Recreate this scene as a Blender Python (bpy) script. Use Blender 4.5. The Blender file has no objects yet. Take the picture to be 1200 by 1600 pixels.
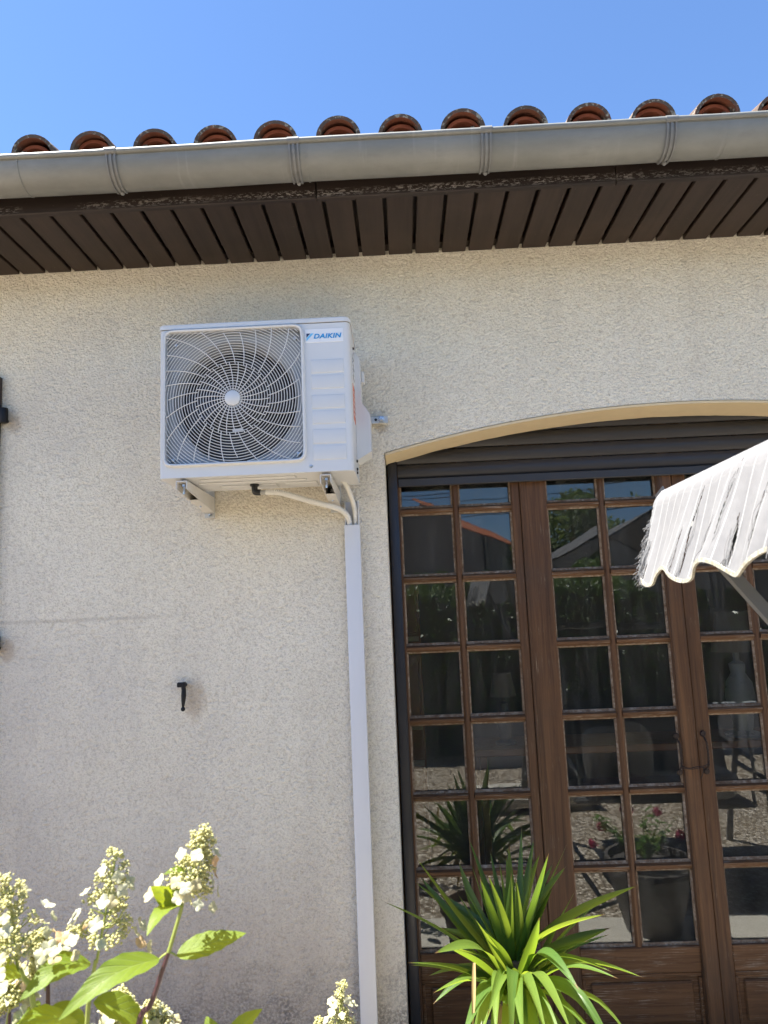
import bpy, bmesh, math, random
from mathutils import Vector, Matrix, noise
R = math.radians
rnd = random.Random(7)
S = bpy.context.scene
COL = S.collection

# ------------------------------------------------------------------ camera
def cam_matrix(pitch, yaw, roll, loc):
    cp, sp, cy, sy, cr, sr = math.cos(pitch), math.sin(pitch), math.cos(yaw), math.sin(yaw), math.cos(roll), math.sin(roll)
    A = Matrix(((1, 0, 0), (0, 0, -1), (0, 1, 0)))
    Y = Matrix(((cy, sy, 0), (-sy, cy, 0), (0, 0, 1)))
    P = Matrix(((1, 0, 0), (0, cp, sp), (0, -sp, cp)))
    Q = Matrix(((cr, -sr, 0), (sr, cr, 0), (0, 0, 1)))
    M = Q @ A @ P @ Y
    m = Matrix((M[0], -M[1], -M[2])).transposed().to_4x4()
    m.translation = loc
    return m
cd = bpy.data.cameras.new('camera'); cam = bpy.data.objects.new('camera', cd); COL.objects.link(cam)
cam.matrix_world = cam_matrix(R(8.1914), R(1.3418), R(-2.3484), (0, -2.78, 1.72))
cd.sensor_fit = 'VERTICAL'; cd.sensor_height = 36; cd.lens = 25.2; cd.clip_start = .05; cd.clip_end = 1000
cd.dof.use_dof = True; cd.dof.focus_distance = 2.75; cd.dof.aperture_fstop = 7.5
S.camera = cam
# ------------------------------------------------------------------ sky, sun, exposure
SUN = Vector((-.40, -.085, .91)).normalized()          # direction towards the sun
w = bpy.data.worlds.new('World'); S.world = w; w.use_nodes = True
nt = w.node_tree; bg = nt.nodes['Background']
sky = nt.nodes.new('ShaderNodeTexSky'); sky.sky_type = 'NISHITA'; sky.sun_disc = False
sky.sun_elevation = math.asin(SUN.z); sky.sun_rotation = math.atan2(SUN.x, SUN.y)
sky.air_density = 1.0; sky.dust_density = .2; sky.ozone_density = 9.0; sky.altitude = 200
nt.links.new(sky.outputs[0], bg.inputs[0]); bg.inputs[1].default_value = .066
sl = bpy.data.lights.new('sun', 'SUN'); sl.energy = 5.0; sl.angle = R(.53); sl.color = (1, .95, .87)
so = bpy.data.objects.new('sun', sl); COL.objects.link(so)
so.rotation_euler = SUN.to_track_quat('Z', 'Y').to_euler()
so.location = (-6, -1, 9)
S.view_settings.view_transform = 'Standard'; S.view_settings.look = 'None'
S.view_settings.exposure = 2.12; S.view_settings.gamma = 1
S.render.engine = 'CYCLES'; S.cycles.use_denoising = True
S.cycles.max_bounces = 10; S.cycles.diffuse_bounces = 5; S.cycles.glossy_bounces = 5; S.cycles.transparent_max_bounces = 16
S.cycles.sample_clamp_indirect = 8

# ------------------------------------------------------------------ materials
class N:
    """small node builder"""
    def __init__(s, name):
        s.m = bpy.data.materials.new(name); s.m.use_nodes = True
        s.t = s.m.node_tree; s.b = s.t.nodes['Principled BSDF']; s.out = s.t.nodes['Material Output']
        tc = s.t.nodes.new('ShaderNodeTexCoord'); s.co = tc.outputs['Object']; s.gen = tc.outputs['Generated']
    def node(s, typ, **kw):
        n = s.t.nodes.new(typ)
        for k, v in kw.items(): setattr(n, k, v)
        return n
    def link(s, a, b): s.t.links.new(a, b)
    def put(s, sock, v):
        if hasattr(v, 'is_linked') or hasattr(v, 'links'): s.link(v, sock)
        else: sock.default_value = v
    def world(s):
        return s.node('ShaderNodeNewGeometry').outputs['Position']
    def mapped(s, scale, co=None, loc=(0, 0, 0)):
        n = s.node('ShaderNodeMapping'); s.link(co or s.co, n.inputs[0]); n.inputs['Scale'].default_value = scale
        n.inputs['Location'].default_value = loc
        return n.outputs[0]
    def noise(s, scale, detail=4, rough=.55, co=None, dist=0):
        n = s.node('ShaderNodeTexNoise'); s.link(co or s.co, n.inputs['Vector'])
        n.inputs['Scale'].default_value = scale; n.inputs['Detail'].default_value = detail
        n.inputs['Roughness'].default_value = rough; n.inputs['Distortion'].default_value = dist
        return n.outputs['Fac']
    def vor(s, scale, co=None, feat='F1', rnd_=1.0):
        n = s.node('ShaderNodeTexVoronoi', feature=feat); s.link(co or s.co, n.inputs['Vector'])
        n.inputs['Scale'].default_value = scale; n.inputs['Randomness'].default_value = rnd_
        return n
    def ramp(s, fac, *stops):
        n = s.node('ShaderNodeValToRGB'); s.link(fac, n.inputs[0]); e = n.color_ramp.elements
        while len(e) < len(stops): e.new(.5)
        for el, (p, c) in zip(e, stops):
            el.position = p; el.color = (*c, 1) if len(c) == 3 else c
        return n.outputs[0]
    def rng(s, fac, a, b, c=0, d=1):
        n = s.node('ShaderNodeMapRange'); s.put(n.inputs[0], fac)
        for i, v in enumerate((a, b, c, d)): n.inputs[1 + i].default_value = v
        return n.outputs[0]
    def math(s, op, a, b=0.):
        n = s.node('ShaderNodeMath', operation=op); s.put(n.inputs[0], a); s.put(n.inputs[1], b); return n.outputs[0]
    def mix(s, fac, a, b, typ='MIX'):
        n = s.node('ShaderNodeMix', data_type='RGBA', blend_type=typ)
        s.put(n.inputs[0], fac)
        s.put(n.inputs[6], a if not isinstance(a, tuple) else (*a, 1)); s.put(n.inputs[7], b if not isinstance(b, tuple) else (*b, 1))
        return n.outputs[2]
    def sep(s, v):
        n = s.node('ShaderNodeSeparateXYZ'); s.link(v, n.inputs[0]); return n.outputs
    def bump(s, h, strength=.3, dist=.01, base=None):
        n = s.node('ShaderNodeBump'); s.link(h, n.inputs['Height']); n.inputs['Strength'].default_value = strength
        n.inputs['Distance'].default_value = dist
        if base: s.link(base, n.inputs['Normal'])
        return n.outputs[0]
    def done(s, col, rough=.6, metal=0., normal=None, spec=.5):
        s.put(s.b.inputs['Base Color'], (*col, 1) if isinstance(col, tuple) else col)
        s.put(s.b.inputs['Roughness'], rough); s.put(s.b.inputs['Metallic'], metal)
        s.b.inputs['Specular IOR Level'].default_value = spec
        if normal: s.link(normal, s.b.inputs['Normal'])
        return s.m
    def leafy(s, col, tcol, trans=.45, rough=.4, spec=.4, normal=None):
        s.done(col, rough, 0, normal, spec)
        t = s.node('ShaderNodeBsdfTranslucent'); s.put(t.inputs[0], (*tcol, 1) if isinstance(tcol, tuple) else tcol)
        mx = s.node('ShaderNodeMixShader'); mx.inputs[0].default_value = trans
        s.link(s.b.outputs[0], mx.inputs[1]); s.link(t.outputs[0], mx.inputs[2]); s.link(mx.outputs[0], s.out.inputs[0])
        return s.m

M = {}
def plain(name, col, rough=.5, metal=0., var=.12, scale=20, bump=0., spec=.5):
    n = N(name); f = n.noise(scale, 5, .6)
    c = n.mix(f, tuple(max(0, x * (1 - var)) for x in col), tuple(x * (1 + var) for x in col))
    nm = n.bump(n.noise(scale * 6, 3), bump, .004) if bump else None
    r = n.rng(n.noise(scale * 2.3, 3), .3, .7, rough * .85, min(1, rough * 1.15))
    M[name] = n.done(c, r, metal, nm, spec); return M[name]

def m_render():
    n = N('roughcast_render'); co = n.world()
    v = n.vor(150, co, 'SMOOTH_F1'); v.inputs['Smoothness'].default_value = .35
    v2 = n.vor(95, n.mapped((1, 1, 1.25), co, (3.1, 0, 1.7)), 'F1')
    fine = n.noise(420, 3, .6, co); mid = n.noise(130, 4, .6, co)
    lump = n.noise(58, 5, .62, co, .4)
    h = n.math('ADD', n.math('MULTIPLY', v2.outputs['Distance'], -.55), n.math('ADD', n.math('MULTIPLY', fine, .30), n.math('ADD', n.math('MULTIPLY', mid, .7), n.math('MULTIPLY', lump, 1.3))))
    big = n.noise(1.3, 5, .6, co); med = n.noise(7, 5, .6, co)
    c = n.mix(n.rng(big, .35, .68), (.845, .785, .65), (.90, .845, .715))
    c = n.mix(n.math('MULTIPLY', n.rng(med, .5, .75), .35), c, (.77, .70, .575))
    # shade in the pits of the render, painted into the colour
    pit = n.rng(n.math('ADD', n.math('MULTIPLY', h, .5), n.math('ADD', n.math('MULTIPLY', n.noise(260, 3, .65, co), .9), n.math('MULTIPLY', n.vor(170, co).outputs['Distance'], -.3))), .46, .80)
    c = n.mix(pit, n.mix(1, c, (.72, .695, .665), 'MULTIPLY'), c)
    x, y, z = n.sep(co)[0:3]
    # grey-brown tone growing down the lower wall by the flower bed, with its own ragged edge
    low_tone = n.math('MULTIPLY', n.rng(n.math('ADD', z, n.math('MULTIPLY', n.math('SUBTRACT', n.noise(1.6, 6, .62, co), .5), 1.5)), 1.5, .5), n.rng(n.math('ADD', x, n.math('MULTIPLY', n.math('SUBTRACT', med, .5), .8)), .1, -.7))
    c = n.mix(n.math('MULTIPLY', low_tone, .32), c, n.mix(1, c, (.66, .63, .61), 'MULTIPLY'))
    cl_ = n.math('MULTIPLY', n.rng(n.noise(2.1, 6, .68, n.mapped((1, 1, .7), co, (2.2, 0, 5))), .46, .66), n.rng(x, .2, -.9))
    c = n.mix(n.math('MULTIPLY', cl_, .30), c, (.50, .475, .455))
    strk = n.math('MULTIPLY', n.rng(n.noise(1, 5, .6, n.mapped((7, 7, .45), co)), .52, .72), n.rng(n.noise(.9, 3, .5, co), .4, .6))
    c = n.mix(n.math('MULTIPLY', strk, .16), c, (.42, .38, .35))
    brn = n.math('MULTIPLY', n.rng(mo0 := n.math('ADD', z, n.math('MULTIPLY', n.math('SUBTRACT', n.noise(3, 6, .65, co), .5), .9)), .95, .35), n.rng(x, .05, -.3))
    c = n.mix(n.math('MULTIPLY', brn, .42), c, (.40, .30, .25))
    # mould at the foot of the wall
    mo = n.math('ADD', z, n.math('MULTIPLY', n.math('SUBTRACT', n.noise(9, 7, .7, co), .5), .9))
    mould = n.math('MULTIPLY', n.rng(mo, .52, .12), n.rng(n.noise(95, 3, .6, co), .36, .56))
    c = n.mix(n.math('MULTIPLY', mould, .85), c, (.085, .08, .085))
    # ochre patches where the top coat has gone
    pa = n.rng(n.noise(5.2, 6, .65, n.mapped((1, 1, 1), co, (4.3, 0, 8.13))), .70, .74)
    c = n.mix(n.math('MULTIPLY', n.math('MULTIPLY', pa, n.rng(z, .8, .6)), .7), c, (.50, .33, .15))
    # faint horizontal day-joint
    j = n.math('MULTIPLY', n.rng(n.math('ABSOLUTE', n.math('SUBTRACT', n.math('ADD', z, n.math('MULTIPLY', med, .01)), 1.755)), .011, .002), n.rng(x, -.8, -1.1))
    c = n.mix(n.math('MULTIPLY', j, .3), c, (.33, .27, .21))
    # rust runs under the iron fittings
    for (px, pz, rx, rz) in ((-1.545, 2.545, .035, .045), (-1.545, 1.64, .035, .05), (-.815, 1.43, .05, .085), (-.06, 2.455, .03, .02)):
        d = n.math('ADD', n.math('POWER', n.math('DIVIDE', n.math('SUBTRACT', x, px), rx), 2), n.math('POWER', n.math('DIVIDE', n.math('SUBTRACT', z, pz), rz), 2))
        d = n.math('ADD', d, n.math('MULTIPLY', n.math('SUBTRACT', n.noise(45, 4, .6, co), .5), 1.8))
        c = n.mix(n.math('MULTIPLY', n.rng(d, 1.1, .2), .38), c, (.30, .19, .10))
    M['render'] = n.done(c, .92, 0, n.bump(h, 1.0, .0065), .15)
m_render()
plain('ochre_paint', (.66, .535, .34), .8, var=.10, scale=14, bump=.25)

def m_stain(name, a, b, flakes=False, axis='Y', rough=.55):
    n = N(name); sc = {'Y': (38, 1.6, 38), 'X': (1.6, 38, 38), 'Z': (38, 38, 1.6)}[axis]
    co = n.world(); g = n.noise(1, 6, .65, n.mapped(sc, co)); bl = n.noise(5, 5, .6, co)
    c = n.mix(n.rng(g, .3, .7), a, b)
    c = n.mix(n.math('MULTIPLY', n.rng(bl, .5, .8), .5), c, tuple(x * 1.5 + .004 for x in b))
    sp = n.rng(n.noise(60, 3, .5, co), .71, .75)
    c = n.mix(n.math('MULTIPLY', sp, .35), c, (.12, .10, .08))
    nm = n.bump(g, .25, .003)
    if flakes:
        z = n.sep(co)[2]
        band = n.rng(n.math('ABSOLUTE', n.math('SUBTRACT', n.math('ADD', z, n.math('MULTIPLY', n.noise(1.1, 3, .5, co), .02)), 3.197)), .017, .004)
        fl = n.math('MULTIPLY', band, n.rng(n.noise(1, 3, .6, n.mapped((75, 90, 210), co)), .53, .56))
        fl = n.math('MULTIPLY', fl, n.rng(n.noise(2.2, 3, .5, co), .40, .56))
        c = n.mix(fl, c, (.30, .27, .25)); nm = n.bump(fl, .6, .002, nm)
    M[name] = n.done(c, rough, 0, nm, .35)
m_stain('soffit_stain', (.021, .0132, .0098), (.040, .0255, .019))
m_stain('fascia_stain', (.016, .0105, .0085), (.029, .019, .015), True, 'X')

def m_zinc():
    n = N('weathered_zinc'); co = n.world()
    a = n.noise(3.5, 6, .65, n.mapped((1, 1, 2.2), co)); b = n.noise(28, 5, .65, n.mapped((.5, 1, 1.5), co))
    c = n.mix(n.rng(a, .3, .7), (.165, .168, .155), (.235, .236, .218))
    c = n.mix(n.math('MULTIPLY', n.rng(b, .5, .75), .5), c, (.18, .175, .165))
    st = n.rng(n.noise(1, 4, .6, n.mapped((22, 3, 1.0), co)), .60, .72)
    c = n.mix(n.math('MULTIPLY', st, .35), c, (.36, .36, .345))
    n2 = N('dull_zinc'); M['dull_zinc'] = n2.done(n2.mix(n2.noise(40, 5, .6, n2.world()), (.13, .13, .127), (.24, .24, .23)), .55, .2)
    M['zinc'] = n.done(c, n.rng(b, .3, .7, .45, .62), .12, n.bump(n.noise(9, 4, .5, co), .12, .01))
m_zinc()
def m_tile():
    n = N('terracotta'); co = n.world(); info = n.node('ShaderNodeObjectInfo').outputs['Random']
    f = n.noise(16, 6, .65, co)
    c = n.mix(n.rng(f, .3, .7), (.17, .05, .028), (.29, .095, .05))
    c = n.mix(n.math('MULTIPLY', info, .6), c, (.19, .085, .055))
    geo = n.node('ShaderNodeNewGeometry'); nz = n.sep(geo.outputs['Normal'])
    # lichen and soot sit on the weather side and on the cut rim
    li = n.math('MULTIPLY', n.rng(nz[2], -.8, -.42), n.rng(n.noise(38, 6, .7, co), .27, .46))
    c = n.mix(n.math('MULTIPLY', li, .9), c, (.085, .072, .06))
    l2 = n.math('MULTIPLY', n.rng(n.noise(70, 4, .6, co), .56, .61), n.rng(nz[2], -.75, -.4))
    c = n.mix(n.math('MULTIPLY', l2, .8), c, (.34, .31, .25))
    M['tile'] = n.done(c, .9, 0, n.bump(n.noise(120, 4, .6, co), .5, .004), .2)
    n = N('clean_terracotta'); co = n.world(); c = n.mix(n.rng(n.noise(22, 5, .6, co), .3, .7), (.20, .055, .03), (.31, .095, .05))
    M['clean_tile'] = n.done(c, .9, 0, n.bump(n.noise(120, 4, .6, co), .4, .003), .2)
m_tile()
def m_doorwood():
    n = N('weathered_oak'); co = n.co
    x, y, z = n.sep(co)[0:3]
    g = n.noise(1, 7, .68, n.mapped((70, 70, 2.2), co), .6); g2 = n.noise(1, 4, .6, n.mapped((260, 260, 9), co))
    b = n.noise(4.5, 5, .6, n.world())
    c = n.ramp(g, (.25, (.036, .016, .007)), (.5, (.094, .043, .0175)), (.78, (.165, .080, .033)))
    c = n.mix(n.math('MULTIPLY', n.rng(b, .48, .75), .55), c, (.070, .040, .023))
    wear = n.math('MULTIPLY', n.rng(g2, .60, .70), n.rng(n.noise(9, 5, .65, n.world()), .50, .64))
    c = n.mix(n.math('MULTIPLY', wear, .75), c, (.26, .195, .13))
    M['oak'] = n.done(c, .62, 0, n.bump(g, .35, .003, n.bump(g2, .2, .0015)), .35)
    n = N('weathered_oak_rail'); co = n.co
    g = n.noise(1, 7, .68, n.mapped((2.2, 70, 70), co), .6); g2 = n.noise(1, 4, .6, n.mapped((9, 260, 260), co))
    c = n.ramp(g, (.25, (.042, .019, .008)), (.5, (.105, .049, .020)), (.78, (.175, .087, .037)))
    geo = n.node('ShaderNodeNewGeometry'); 
    wear = n.math('MULTIPLY', n.rng(g2, .53, .64), n.rng(n.noise(8, 5, .65, n.world()), .44, .6))
    c = n.mix(n.math('MULTIPLY', wear, .75), c, (.30, .24, .18))
    M['oak_rail'] = n.done(c, .65, 0, n.bump(g, .35, .003, n.bump(g2, .25, .0015)), .3)
    n = N('silvered_bead'); g = n.noise(1, 6, .7, n.mapped((60, 60, 60), n.world())); g2 = n.noise(14, 4, .6, n.world())
    c = n.ramp(g, (.3, (.10, .052, .026)), (.5, (.21, .15, .10)), (.72, (.36, .30, .24)))
    c = n.mix(n.math('MULTIPLY', n.rng(g2, .5, .7), .7), c, (.09, .045, .02))
    M['bead'] = n.done(c, .75, 0, n.bump(g, .4, .002), .25)
m_doorwood()
def m_glass():
    n = N('window_glass'); t = n.t
    fr = n.node('ShaderNodeFresnel'); fr.inputs[0].default_value = 1.52
    gl = n.node('ShaderNodeBsdfGlossy'); gl.inputs['Roughness'].default_value = 0.0; gl.inputs['Color'].default_value = (.96, .98, 1, 1)
    wv = n.bump(n.noise(4.5, 2, .4, n.world()), .012, .02); n.link(wv, gl.inputs['Normal'])
    tr = n.node('ShaderNodeBsdfTransparent'); tr.inputs[0].default_value = (.90, .93, .92, 1)
    mx = n.node('ShaderNodeMixShader'); n.link(fr.outputs[0], mx.inputs[0]); n.link(tr.outputs[0], mx.inputs[1]); n.link(gl.outputs[0], mx.inputs[2])
    # dust and dried rain specks on the panes
    df = n.node('ShaderNodeBsdfDiffuse'); df.inputs[0].default_value = (.5, .48, .44, 1)
    co = n.world()
    dust = n.math('ADD', n.rng(n.noise(170, 2, .5, co), .735, .78, 0, .35), n.rng(n.noise(1, 5, .65, n.mapped((34, 34, 5), co)), .42, .85, .012, .07))
    m2 = n.node('ShaderNodeMixShader'); n.link(dust, m2.inputs[0]); n.link(mx.outputs[0], m2.inputs[1]); n.link(df.outputs[0], m2.inputs[2])
    n.link(m2.outputs[0], n.out.inputs[0]); M['glass'] = n.m
m_glass()
plain('anthracite', (.026, .026, .031), .42, .2, .12, 6, spec=.5)
plain('shutter_slat', (.032, .030, .031), .45, .15, .12, 5)
plain('rusty_iron', (.035, .022, .016), .7, .3, .35, 60, .4)
plain('iron', (.012, .012, .014), .5, .5, .3, 30, .3)
plain('ac_paint', (.64, .645, .64), .38, 0, .02, 5)
plain('ac_panel', (.625, .63, .625), .42, 0, .02, 8)
plain('ac_label', (.76, .77, .78), .3, 0, .01, 8)
plain('shroud', (.33, .345, .355), .5, .1, .06, 10)
plain('fan_black', (.014, .014, .018), .5, 0, .2, 12)
plain('blue_ink', (.014, .28, .62), .4, 0, .02, 8)
plain('navy_ink', (.03, .045, .11), .4, 0, .02, 8)
plain('sky_ink', (.16, .52, .82), .4, 0, .02, 8)
plain('orange_label', (.62, .15, .055), .5, 0, .08, 40)
plain('grey_ink', (.13, .13, .13), .6, 0, .05, 8)
plain('galvanised', (.52, .52, .50), .42, .35, .10, 25)
plain('bracket_paint', (.62, .60, .56), .45, .1, .05, 20)
plain('steel', (.55, .55, .56), .28, .9, .1, 30)
plain('hose', (.70, .68, .62), .55, 0, .05, 20)
plain('clear_plastic', (.40, .39, .36), .3, 0, .1, 40)
plain('black_plastic', (.013, .013, .014), .4, 0, .1, 30)
plain('trunking', (.68, .68, .69), .42, 0, .025, 3)
plain('shutter_wood', (.035, .022, .018), .5, 0, .2, 12)
plain('concrete', (.56, .52, .455), .9, 0, .14, 6, .4, .2)
plain('room_wall', (.20, .18, .16), .9, 0, .06, 2)
plain('room_floor', (.12, .085, .06), .6, 0, .12, 4)
plain('cabinet_wood', (.26, .10, .042), .45, 0, .2, 9)
plain('pale_wood', (.40, .29, .17), .5, 0, .15, 9)
plain('lamp_shade', (.26, .20, .15), .8, 0, .06, 9)
plain('white_ceramic', (.36, .36, .37), .3, 0, .04, 9)
plain('pot_clay', (.33, .26, .20), .85, 0, .15, 12, .4)
plain('pot_dark', (.10, .09, .085), .6, 0, .15, 12, .2)
plain('bark', (.12, .085, .055), .9, 0, .3, 14, .8)
plain('frame_paint', (.20, .20, .195), .45, .2, .1, 12)
plain('cushion_beige', (.50, .47, .42), .9, 0, .06, 12, .3)
plain('cushion_plum', (.16, .10, .11), .85, 0, .1, 12, .3)
plain('neighbour_render', (.235, .215, .20), .95, 0, .16, 2, .4, .1)
plain('neighbour_roof', (.50, .17, .085), .9, 0, .25, 5, .3, .2)
plain('grey_wall', (.36, .37, .39), .85, 0, .08, 2, .2)
plain('grey_shutter', (.42, .41, .40), .7, 0, .05, 6)

def m_ground():
    n = N('gravel'); co = n.world()
    v = n.vor(38, co); v2 = n.vor(95, co)
    c = n.mix(n.rng(n.sep(v.outputs['Color'])[0], .1, .9), (.26, .205, .15), (.74, .66, .55))
    c = n.mix(n.rng(v.outputs['Distance'], .35, .75), c, (.15, .115, .08))
    c = n.mix(n.math('MULTIPLY', n.rng(n.noise(.9, 5, .6, co), .5, .7), .3), c, (.42, .33, .22))
    h = n.math('ADD', n.math('MULTIPLY', v.outputs['Distance'], -1), n.math('MULTIPLY', v2.outputs['Distance'], -.4))
    M['gravel'] = n.done(c, .9, 0, n.bump(h, .9, .015), .2)
    n = N('soil'); co = n.world(); f = n.noise(14, 7, .7, co)
    c = n.mix(n.rng(f, .3, .7), (.10, .072, .05), (.20, .15, .105)); M['soil'] = n.done(c, .95, 0, n.bump(f, .9, .04), .1)
m_ground()
def m_leaves():
    n = N('yucca_leaf'); info = n.node('ShaderNodeObjectInfo').outputs['Random']
    al = n.node('ShaderNodeAttribute', attribute_name='along').outputs['Fac']; ac_ = n.node('ShaderNodeAttribute', attribute_name='across').outputs['Fac']
    cmb = n.node('ShaderNodeCombineXYZ'); n.link(n.math('MULTIPLY', ac_, 16), cmb.inputs[0]); n.link(n.math('MULTIPLY', al, 2.2), cmb.inputs[1]); n.link(n.math('MULTIPLY', info, 50), cmb.inputs[2])
    st = n.noise(1, 4, .6, cmb.outputs[0]); f = n.noise(9, 4, .6, n.world())
    c = n.mix(info, (.040, .095, .022), (.10, .165, .03)); c = n.mix(n.math('MULTIPLY', n.rng(st, .4, .7), .5), c, (.125, .19, .05))
    c = n.mix(n.math('MULTIPLY', n.rng(f, .55, .75), .35), c, (.14, .17, .04))
    tipb = n.rng(n.math('ADD', al, n.math('MULTIPLY', n.math('SUBTRACT', st, .5), .10)), .93, .97)
    c = n.mix(tipb, c, (.16, .095, .04))
    tc_ = n.mix(tipb, n.mix(info, (.22, .36, .02), (.42, .52, .045)), (.2, .12, .04))
    M['yucca'] = n.leafy(c, tc_, .40, .36, .45, n.bump(st, .35, .003))
    n = N('dry_leaf'); M['dry_leaf'] = n.leafy((.42, .30, .14), (.5, .36, .15), .3, .7, .2)
    n = N('hydrangea_leaf'); info = n.node('ShaderNodeObjectInfo').outputs['Random']
    al = n.node('ShaderNodeAttribute', attribute_name='along').outputs['Fac']; ac_ = n.math('ABSOLUTE', n.node('ShaderNodeAttribute', attribute_name='across').outputs['Fac'])
    wv = n.math('SINE', n.math('ADD', n.math('SUBTRACT', n.math('MULTIPLY', al, 46), n.math('MULTIPLY', ac_, 13)), n.math('MULTIPLY', n.noise(12, 2), 1.5)))
    vein = n.math('MAXIMUM', n.rng(wv, .80, .97), n.rng(ac_, .07, .03)); ve = n.noise(70, 5, .65)
    c = n.mix(info, (.095, .16, .02), (.155, .215, .028)); c = n.mix(n.math('MULTIPLY', n.rng(ve, .42, .7), .4), c, (.06, .12, .02))
    c = n.mix(n.math('MULTIPLY', vein, .5), c, (.21, .26, .07))
    c = n.mix(n.rng(n.noise(26, 4, .6), .70, .76), c, (.16, .10, .04))
    hh = n.math('ADD', n.math('MULTIPLY', vein, -.6), n.math('MULTIPLY', ve, .4))
    M['hyd_leaf'] = n.leafy(c, n.mix(vein, (.48, .56, .03), (.36, .46, .05)), .46, .5, .35, n.bump(hh, .5, .003))
    n = N('petal'); info = n.node('ShaderNodeObjectInfo').outputs['Random']
    c = n.ramp(info, (.0, (.58, .58, .45)), (.7, (.56, .55, .34)), (.9, (.54, .46, .26)), (1, (.62, .40, .22)))
    M['petal'] = n.leafy(c, c, .35, .6, .2)
    n = N('bud'); f = n.noise(150, 2, .5, n.world())
    M['bud'] = n.leafy(n.mix(f, (.44, .42, .14), (.66, .63, .34)), (.6, .6, .2), .2, .6, .2)
    n = N('green_stem'); M['green_stem'] = n.done((.26, .30, .07), .5)
    n = N('purple_stem'); M['purple_stem'] = n.done((.060, .022, .026), .5)
    n = N('hedge_leaf'); info = n.noise(5, 3, .6, n.world())
    M['hedge_leaf'] = n.leafy(n.mix(info, (.045, .085, .022), (.13, .19, .05)), (.14, .22, .04), .25, .35, .5)
    n = N('tree_leaf'); info = n.noise(1.6, 4, .6, n.world())
    M['tree_leaf'] = n.leafy(n.mix(info, (.055, .10, .025), (.13, .19, .045)), (.22, .30, .05), .3, .5, .3)
    n = N('rose_leaf'); M['rose_leaf'] = n.leafy((.10, .19, .04), (.25, .4, .06), .3, .4, .4)
    n = N('rose_petal'); M['rose_petal'] = n.leafy((.36, .05, .10), (.4, .06, .1), .25, .5, .3)
    # canopy cloth: off-white weave with raised white ribs every few centimetres
    n = N('canopy_cloth'); uv = n.node('ShaderNodeUVMap').outputs[0]; u = n.sep(uv)[0]; v = n.sep(uv)[1]
    fr = n.math('FRACT', n.math('DIVIDE', u, .042)); rib = n.rng(n.math('ABSOLUTE', n.math('SUBTRACT', fr, .5)), .05, .03)
    seam = n.rng(n.math('ABSOLUTE', n.math('SUBTRACT', v, n.math('MULTIPLY', n.math('ADD', n.math('MULTIPLY', n.noise(20, 2), .02), .025), 1.))), .002, .001)
    f = n.noise(40, 5, .65); c = n.mix(n.rng(f, .3, .7), (.180, .180, .187), (.215, .215, .22)); c = n.mix(rib, c, (.33, .33, .33))
    c = n.mix(n.math('MULTIPLY', seam, .4), c, (.25, .25, .25))
    h = n.math('ADD', n.math('MULTIPLY', rib, .5), n.math('ADD', n.math('MULTIPLY', n.noise(900, 2), .2), n.math('MULTIPLY', n.noise(28, 3), 1.2)))
    M['cloth'] = n.leafy(c, (.45, .45, .44), .18, .85, .1, n.bump(h, .5, .002))
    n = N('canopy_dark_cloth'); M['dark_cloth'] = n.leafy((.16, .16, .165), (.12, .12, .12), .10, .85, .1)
    n = N('trim_braid'); f = n.noise(160, 3, .6); M['braid'] = n.done(n.mix(n.rng(f, .42, .6), (.24, .22, .16), (.34, .33, .29)), .8, 0, n.bump(f, .5, .003))
    n = N('thread'); M['thread'] = n.done((.22, .22, .22), .8)
    n = N('grey_thread'); M['grey_thread'] = n.done((.11, .105, .105), .8)
m_leaves()

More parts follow.
